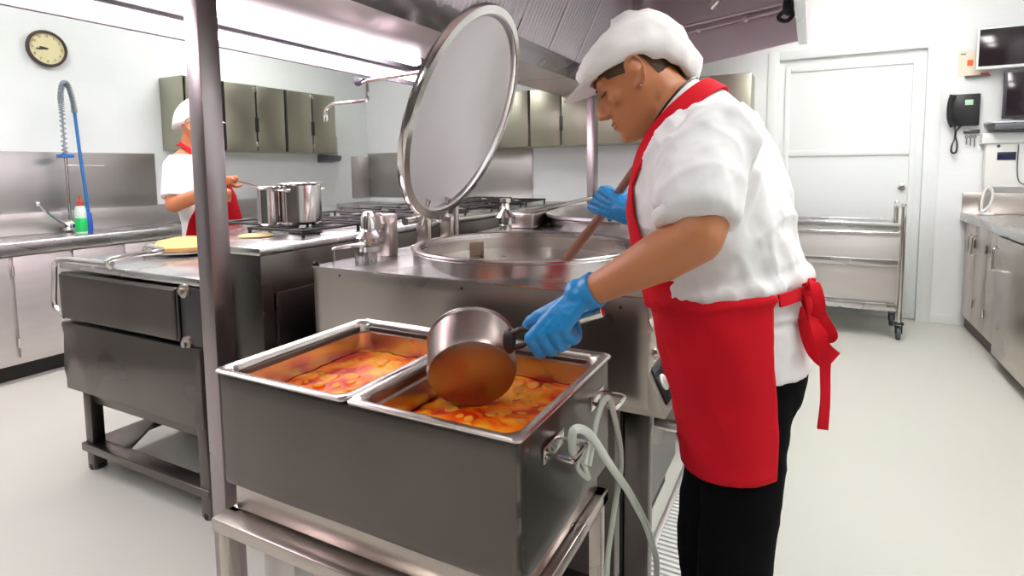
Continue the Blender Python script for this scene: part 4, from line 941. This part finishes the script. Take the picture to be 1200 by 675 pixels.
put('tie_tail',tie([(944,340),(946,365),(952,390),(960,410),(975,424)],.042,[1.18,1.17,1.15,1.15,1.16]),RED,apron)
put('tie_loop',tie([(946,336),(955,352),(965,372),(976,392),(970,397),(958,375),(948,352),(945,342)],.016,[1.20,1.18,1.17,1.17,1.18,1.19,1.19,1.19]),RED,apron)
put('tie_loop',tie([(944,336),(952,330),(958,345),(960,365),(954,375),(948,360),(944,345)],.020,[1.16,1.14,1.13,1.13,1.14,1.15,1.15]),RED,apron)
# trousers
b=NB(); c,d,h=pr2(792,400,948,398); loft(b,[ering(c,d,Lf,h-.012,h-.01,.138,32)]+[ering(*(lambda c,d,h:(c,d,Lf,h,h))(*pr2(*q)),w,32) for q,w in (((798,430,950,424),.136),((802,455,946,448),.135),((806,478,938,476),.133))])
for h_,k_,f_ in ((hipn,kn,fn),(hipf,kf,ff)): capsule(b,[h_+V((.0,0,-.02)),h_.lerp(k_,.5),k_,k_.lerp(f_,.5),f_+V((0,0,.02))],[.078,.074,.068,.064,.060],18,4)
fp=folds(.005,8,21,(1,1,1.6)); me=fuse(b,.008,5,fp); put('trousers',me,PANTS,root,ang=180)
for f_ in (fn,ff):
    b=NB(); q=[(0,.0,.036),(-.03,.0,.044),(-.10,0,.046),(-.16,0,.042),(-.19,0,.028)]
    rings=[]
    for (dx,_,w_),zt in zip([( .07,0,.030),(.04,0,.038),(-.03,0,.044),(-.10,0,.046),(-.155,0,.042),(-.185,0,.022)],(.055,.075,.085,.070,.055,.035)):
        cc=V((f_.x+dx,f_.y,0)); rings.append([cc+V((0,w_*math.cos(a),max(.0,zt/2+zt/2*math.sin(a)))) for a in [2*PI*i/16 for i in range(16)]])
    loft(b,rings); put('shoe',b,SHOEM,root,ang=180)
# gloves
b=NB(); gp=P(650,384,Y=.992); hand(b,gp,hdir,V((.15,-.75,.75)),wrn+V((-.004,-.004,.004)),mirror=1,k=1.05)
capsule(b,[wrn.lerp(gp,.25)+V((0,-.004,.014)),wrn],[.030,.029],14,2); 
tube(b,[wrn.lerp(gp,.2),wrn,wrn+(elb-wrn).normalized()*.018],[.027,.031,.034],18,3)
me=fuse(b,.0026,4,folds(.0012,60,3)); put('glove',me,GLOVE,root,ang=180)
pt0=P(757,180,Y=1.50); pt1=P(664,304,Y=1.60); pax=(pt1-pt0).normalized(); gp2=P(712,243,Y=1.548)
b=NB(); hand(b,gp2,pax,V((.1,-.6,.7)),wrf+V((-.03,.01,0)),mirror=1,k=1.0)
capsule(b,[wrf.lerp(gp2,.5)+V((0,-.0,.008)),wrf+V((.02,0,0))],[.032,.031],14,2)
me=fuse(b,.0028,4,folds(.0012,60,9)); put('glove',me,GLOVE,root,ang=180)
o=put('stirring_paddle',TB([pt0-pax*.03,pt0,gp2,pt1,pt1+pax*.25],[.009,.011,.012,.015,.017],14,3),WOOD,loc=pt1); tag(o,'long brown wooden stirring paddle held in the open kettle','paddle')

# ---------------- the person at the range, behind
root=thing('person',(-3.2,2.08,0),'person in white cap and red apron at the range, partly behind the steel post','person')
f2=V((.90,.43,0)).normalized(); l2=V((-f2.y,f2.x,0)); bc=V((-3.16,2.06,0))
hc2=P(233,147,Y=2.06); h2f=(f2+V((0,0,-.22))).normalized(); H2=Head(hc2+V((0,.0,0)),h2f,l2,1.06)
b=NB(); H2.skull(b)
tx_,ty_=hc2.x-.01,hc2.y; 
def c2(z,off=0): return V((tx_,ty_,z))+f2*off
capsule(b,[H2.W(-.03,0,-.04),c2(hc2.z-.17,-.045)],[.050,.056],14,3)
RG=[(hc2.z-.125,-.045,.065,.07),(hc2.z-.165,-.05,.09,.13),(hc2.z-.26,-.03,.12,.185),(hc2.z-.40,.02,.135,.185),(hc2.z-.52,.05,.135,.175),(hc2.z-.64,.06,.14,.175),(hc2.z-.76,.06,.145,.18)]
def r2(k,g=0,n=32,lo=0,hi=2*PI): z,o_,a,w=RG[k]; return ering(c2(z,o_),f2,l2,a+g,a+g,w+g,n,lo=lo,hi=hi)
loft(b,[r2(k,-.014,24) for k in range(len(RG))])
sN=c2(hc2.z-.23,-.03)-l2*.165; eN=P(204,240,Y=1.84); wN=P(250,222,Y=1.86); 
sF=c2(hc2.z-.23,-.03)+l2*.165; eF=P(246,238,Y=2.22); wF=P(262,214,Y=2.16)
for s_,e_,w_ in ((sN,eN,wN),(sF,eF,wF)): capsule(b,[s_,s_.lerp(e_,.5),e_],[.055,.048,.042],14,3); capsule(b,[e_,e_.lerp(w_,.5),w_],[.042,.036,.027],14,3)
hp2=P(277,212,Y=2.12); sp1=P(304,219,Y=2.0); sax=(sp1-hp2).normalized()
hand(b,hp2,sax,V((.3,-.5,.8)),wF+V((.02,-.02,0)),mirror=1,k=.95)
hand(b,wN+V((.07,.0,-.03)),V((.5,.8,0)),V((0,-.4,.9)),wN,mirror=1,k=.9)
for sg in (-1,1):
    hz_=c2(hc2.z-.80)+l2*.09*sg; kz=V((hz_.x,hz_.y,.48))+f2*.02; fz=V((hz_.x,hz_.y,.08))
    capsule(b,[hz_,kz,fz],[.085,.055,.038],12,3); capsule(b,[fz,fz+f2*.12+V((0,0,-.035))],[.035,.028],10,2)
me=fuse(b,.006,3); put('body',me,SKIN,root,ang=180)
put('hair',H2.shell(1.04,math.radians(60),math.radians(300),.07,lambda ph:(lambda a:.04-.0022*max(0,a-60) if a<80 else (.03 if a<105 else .03-(a-105)*.001))(abs(math.degrees(ph)) if ph<=PI else 360-math.degrees(ph)),40,8,.02),mat('grey_hair',(.12,.10,.09),.6),root)
for sg in (1,-1): put('eyebrow',H2.brow(sg),HAIR,root)
put('lips',H2.lips(),LIPS,root)
b=NB()
for sg in (1,-1):
    rg=[H2.W(.093,.032*sg+.020*math.cos(a),.006+.014*math.sin(a)) for a in [2*PI*i/16 for i in range(17)]]; tube(b,rg,.0016,6); tube(b,[H2.W(.092,.053*sg,.010),H2.W(.04,.074*sg,.012),H2.W(-.005,.078*sg,.012)],.0016,6,3)
put('glasses',b,mat('frame_dark',(.05,.03,.02),.4),root)
b=NB(); rings=[]
for j in range(1,17):
    A=j/16*1.74; ring=[]
    for i in range(48):
        ph=2*PI*i/48; ca,sa=math.cos(ph),math.sin(ph); a=abs(math.degrees(ph if ph<=PI else ph-2*PI)); zlo=.042-.10*max(0,(a-50)/130)
        z=zlo+(.146-zlo)*(math.cos(A)-math.cos(1.74))/(1-math.cos(1.74)); rr=math.sin(A)*(1+.06*math.sin(min(1,j/13)*PI)); w_=.004*noise.noise(V((ca*3,sa*3,j*.4)))
        ring.append(H2.W((rr*(.106 if ca>0 else .128)+w_)*ca-.005,(rr*.083+w_)*sa,z))
    rings.append(ring)
loft(b,rings); cap2=put('cap',b,HATM,root,ang=180)
b=NB(); rings=[]
for i in range(17):
    ph=math.radians(-70+140*i/16); ca,sa=math.cos(ph),math.sin(ph); q=math.cos(ph*90/70)
    rings.append([H2.W(.098*ca-.004,.080*sa,.052),H2.W((.098+.045*q)*ca-.002,.084*sa,.040)])
loft(b,rings,cap=False,closed=False); bmesh.ops.solidify(b,geom=b.faces[:],thickness=.003); put('cap_peak',b,HATM,cap2)
b=NB(); loft(b,[r2(k,.004) for k in range(1,len(RG))]); lw=c2(hc2.z-.86); loft(b,[r2(6,.004),ering(lw,f2,l2,.155,.155,.19,32)])
for s_,e_ in ((sN,eN),(sF,eF)): ball(b,s_,.064); tube(b,[s_,s_.lerp(e_,.45),s_.lerp(e_,.82)],[.064,.064,.064],18,3)
f3=folds(.006,8,31); me=fuse(b,.008,4,f3); coat2=put('coat',me,WHITEC,root,ang=180)
b=NB(); rows=[r2(k,.012,24,-math.radians(w),math.radians(w)) for k,w in ((2,36),(3,62),(4,98),(5,122),(6,128))]
for z,a in ((hc2.z-.95,.17),(hc2.z-1.10,.175)): rows.append(ering(c2(z),f2,l2,a,a,.20,24,lo=-math.radians(128),hi=math.radians(128)))
loft(b,rows,cap=False,closed=False); bmesh.ops.solidify(b,geom=b.faces[:],thickness=.003); ap2=put('apron',b,RED,root,ang=180)
for sg in (-1,1):
    p=[c2(hc2.z-.27,.105)+l2*.065*sg,c2(hc2.z-.20,.06)+l2*.085*sg,c2(hc2.z-.14,.0)+l2*.085*sg,c2(hc2.z-.105,-.07)+l2*.06*sg,c2(hc2.z-.10,-.115)]
    put('neck_strap',strap(p,.026,[f2+l2*.4*sg,f2*.7+l2*.5*sg+V((0,0,.4)),V((0,0,1))+l2*.4*sg,V((0,0,1))-f2*.4,-f2+V((0,0,.6))]),RED,ap2)
b=NB(); 
for sg in (-1,1):
    hz_=c2(hc2.z-.80)+l2*.09*sg; fz=V((hz_.x,hz_.y,.10)); capsule(b,[hz_,hz_.lerp(fz,.5),fz],[.10,.08,.065],14,3)
capsule(b,[c2(hc2.z-.82)-l2*.06,c2(hc2.z-.82)+l2*.06],.115,16); me=fuse(b,.012,4,folds(.005,8,41)); put('trousers',me,PANTS,root,ang=180)
for sg in (-1,1):
    fz=c2(0)+l2*.09*sg; b=NB(); rings=[]
    for dx,w_,zt in ((-.07,.030,.055),(-.03,.040,.08),(.04,.045,.08),(.11,.045,.06),(.165,.030,.04)):
        cc=V((fz.x,fz.y,0))+f2*dx; rings.append([cc+l2*w_*math.cos(a)+V((0,0,zt/2+zt/2*math.sin(a))) for a in [2*PI*i/14 for i in range(14)]])
    loft(b,rings); put('shoe',b,SHOEM,root,ang=180)
b=TB([hp2-sax*.07,hp2,sp1,sp1+sax*.05+V((0,0,-.03))],[.004,.004,.004,.005],8,3); ball(b,sp1+sax*.055+V((0,0,-.045)),(.022,.022,.010))
o=put('cooking_spoon',b,mat('spoon_dark',(.10,.06,.04),.4),loc=sp1); tag(o,'thin dark spoon held over the small pot on the range','spoon')
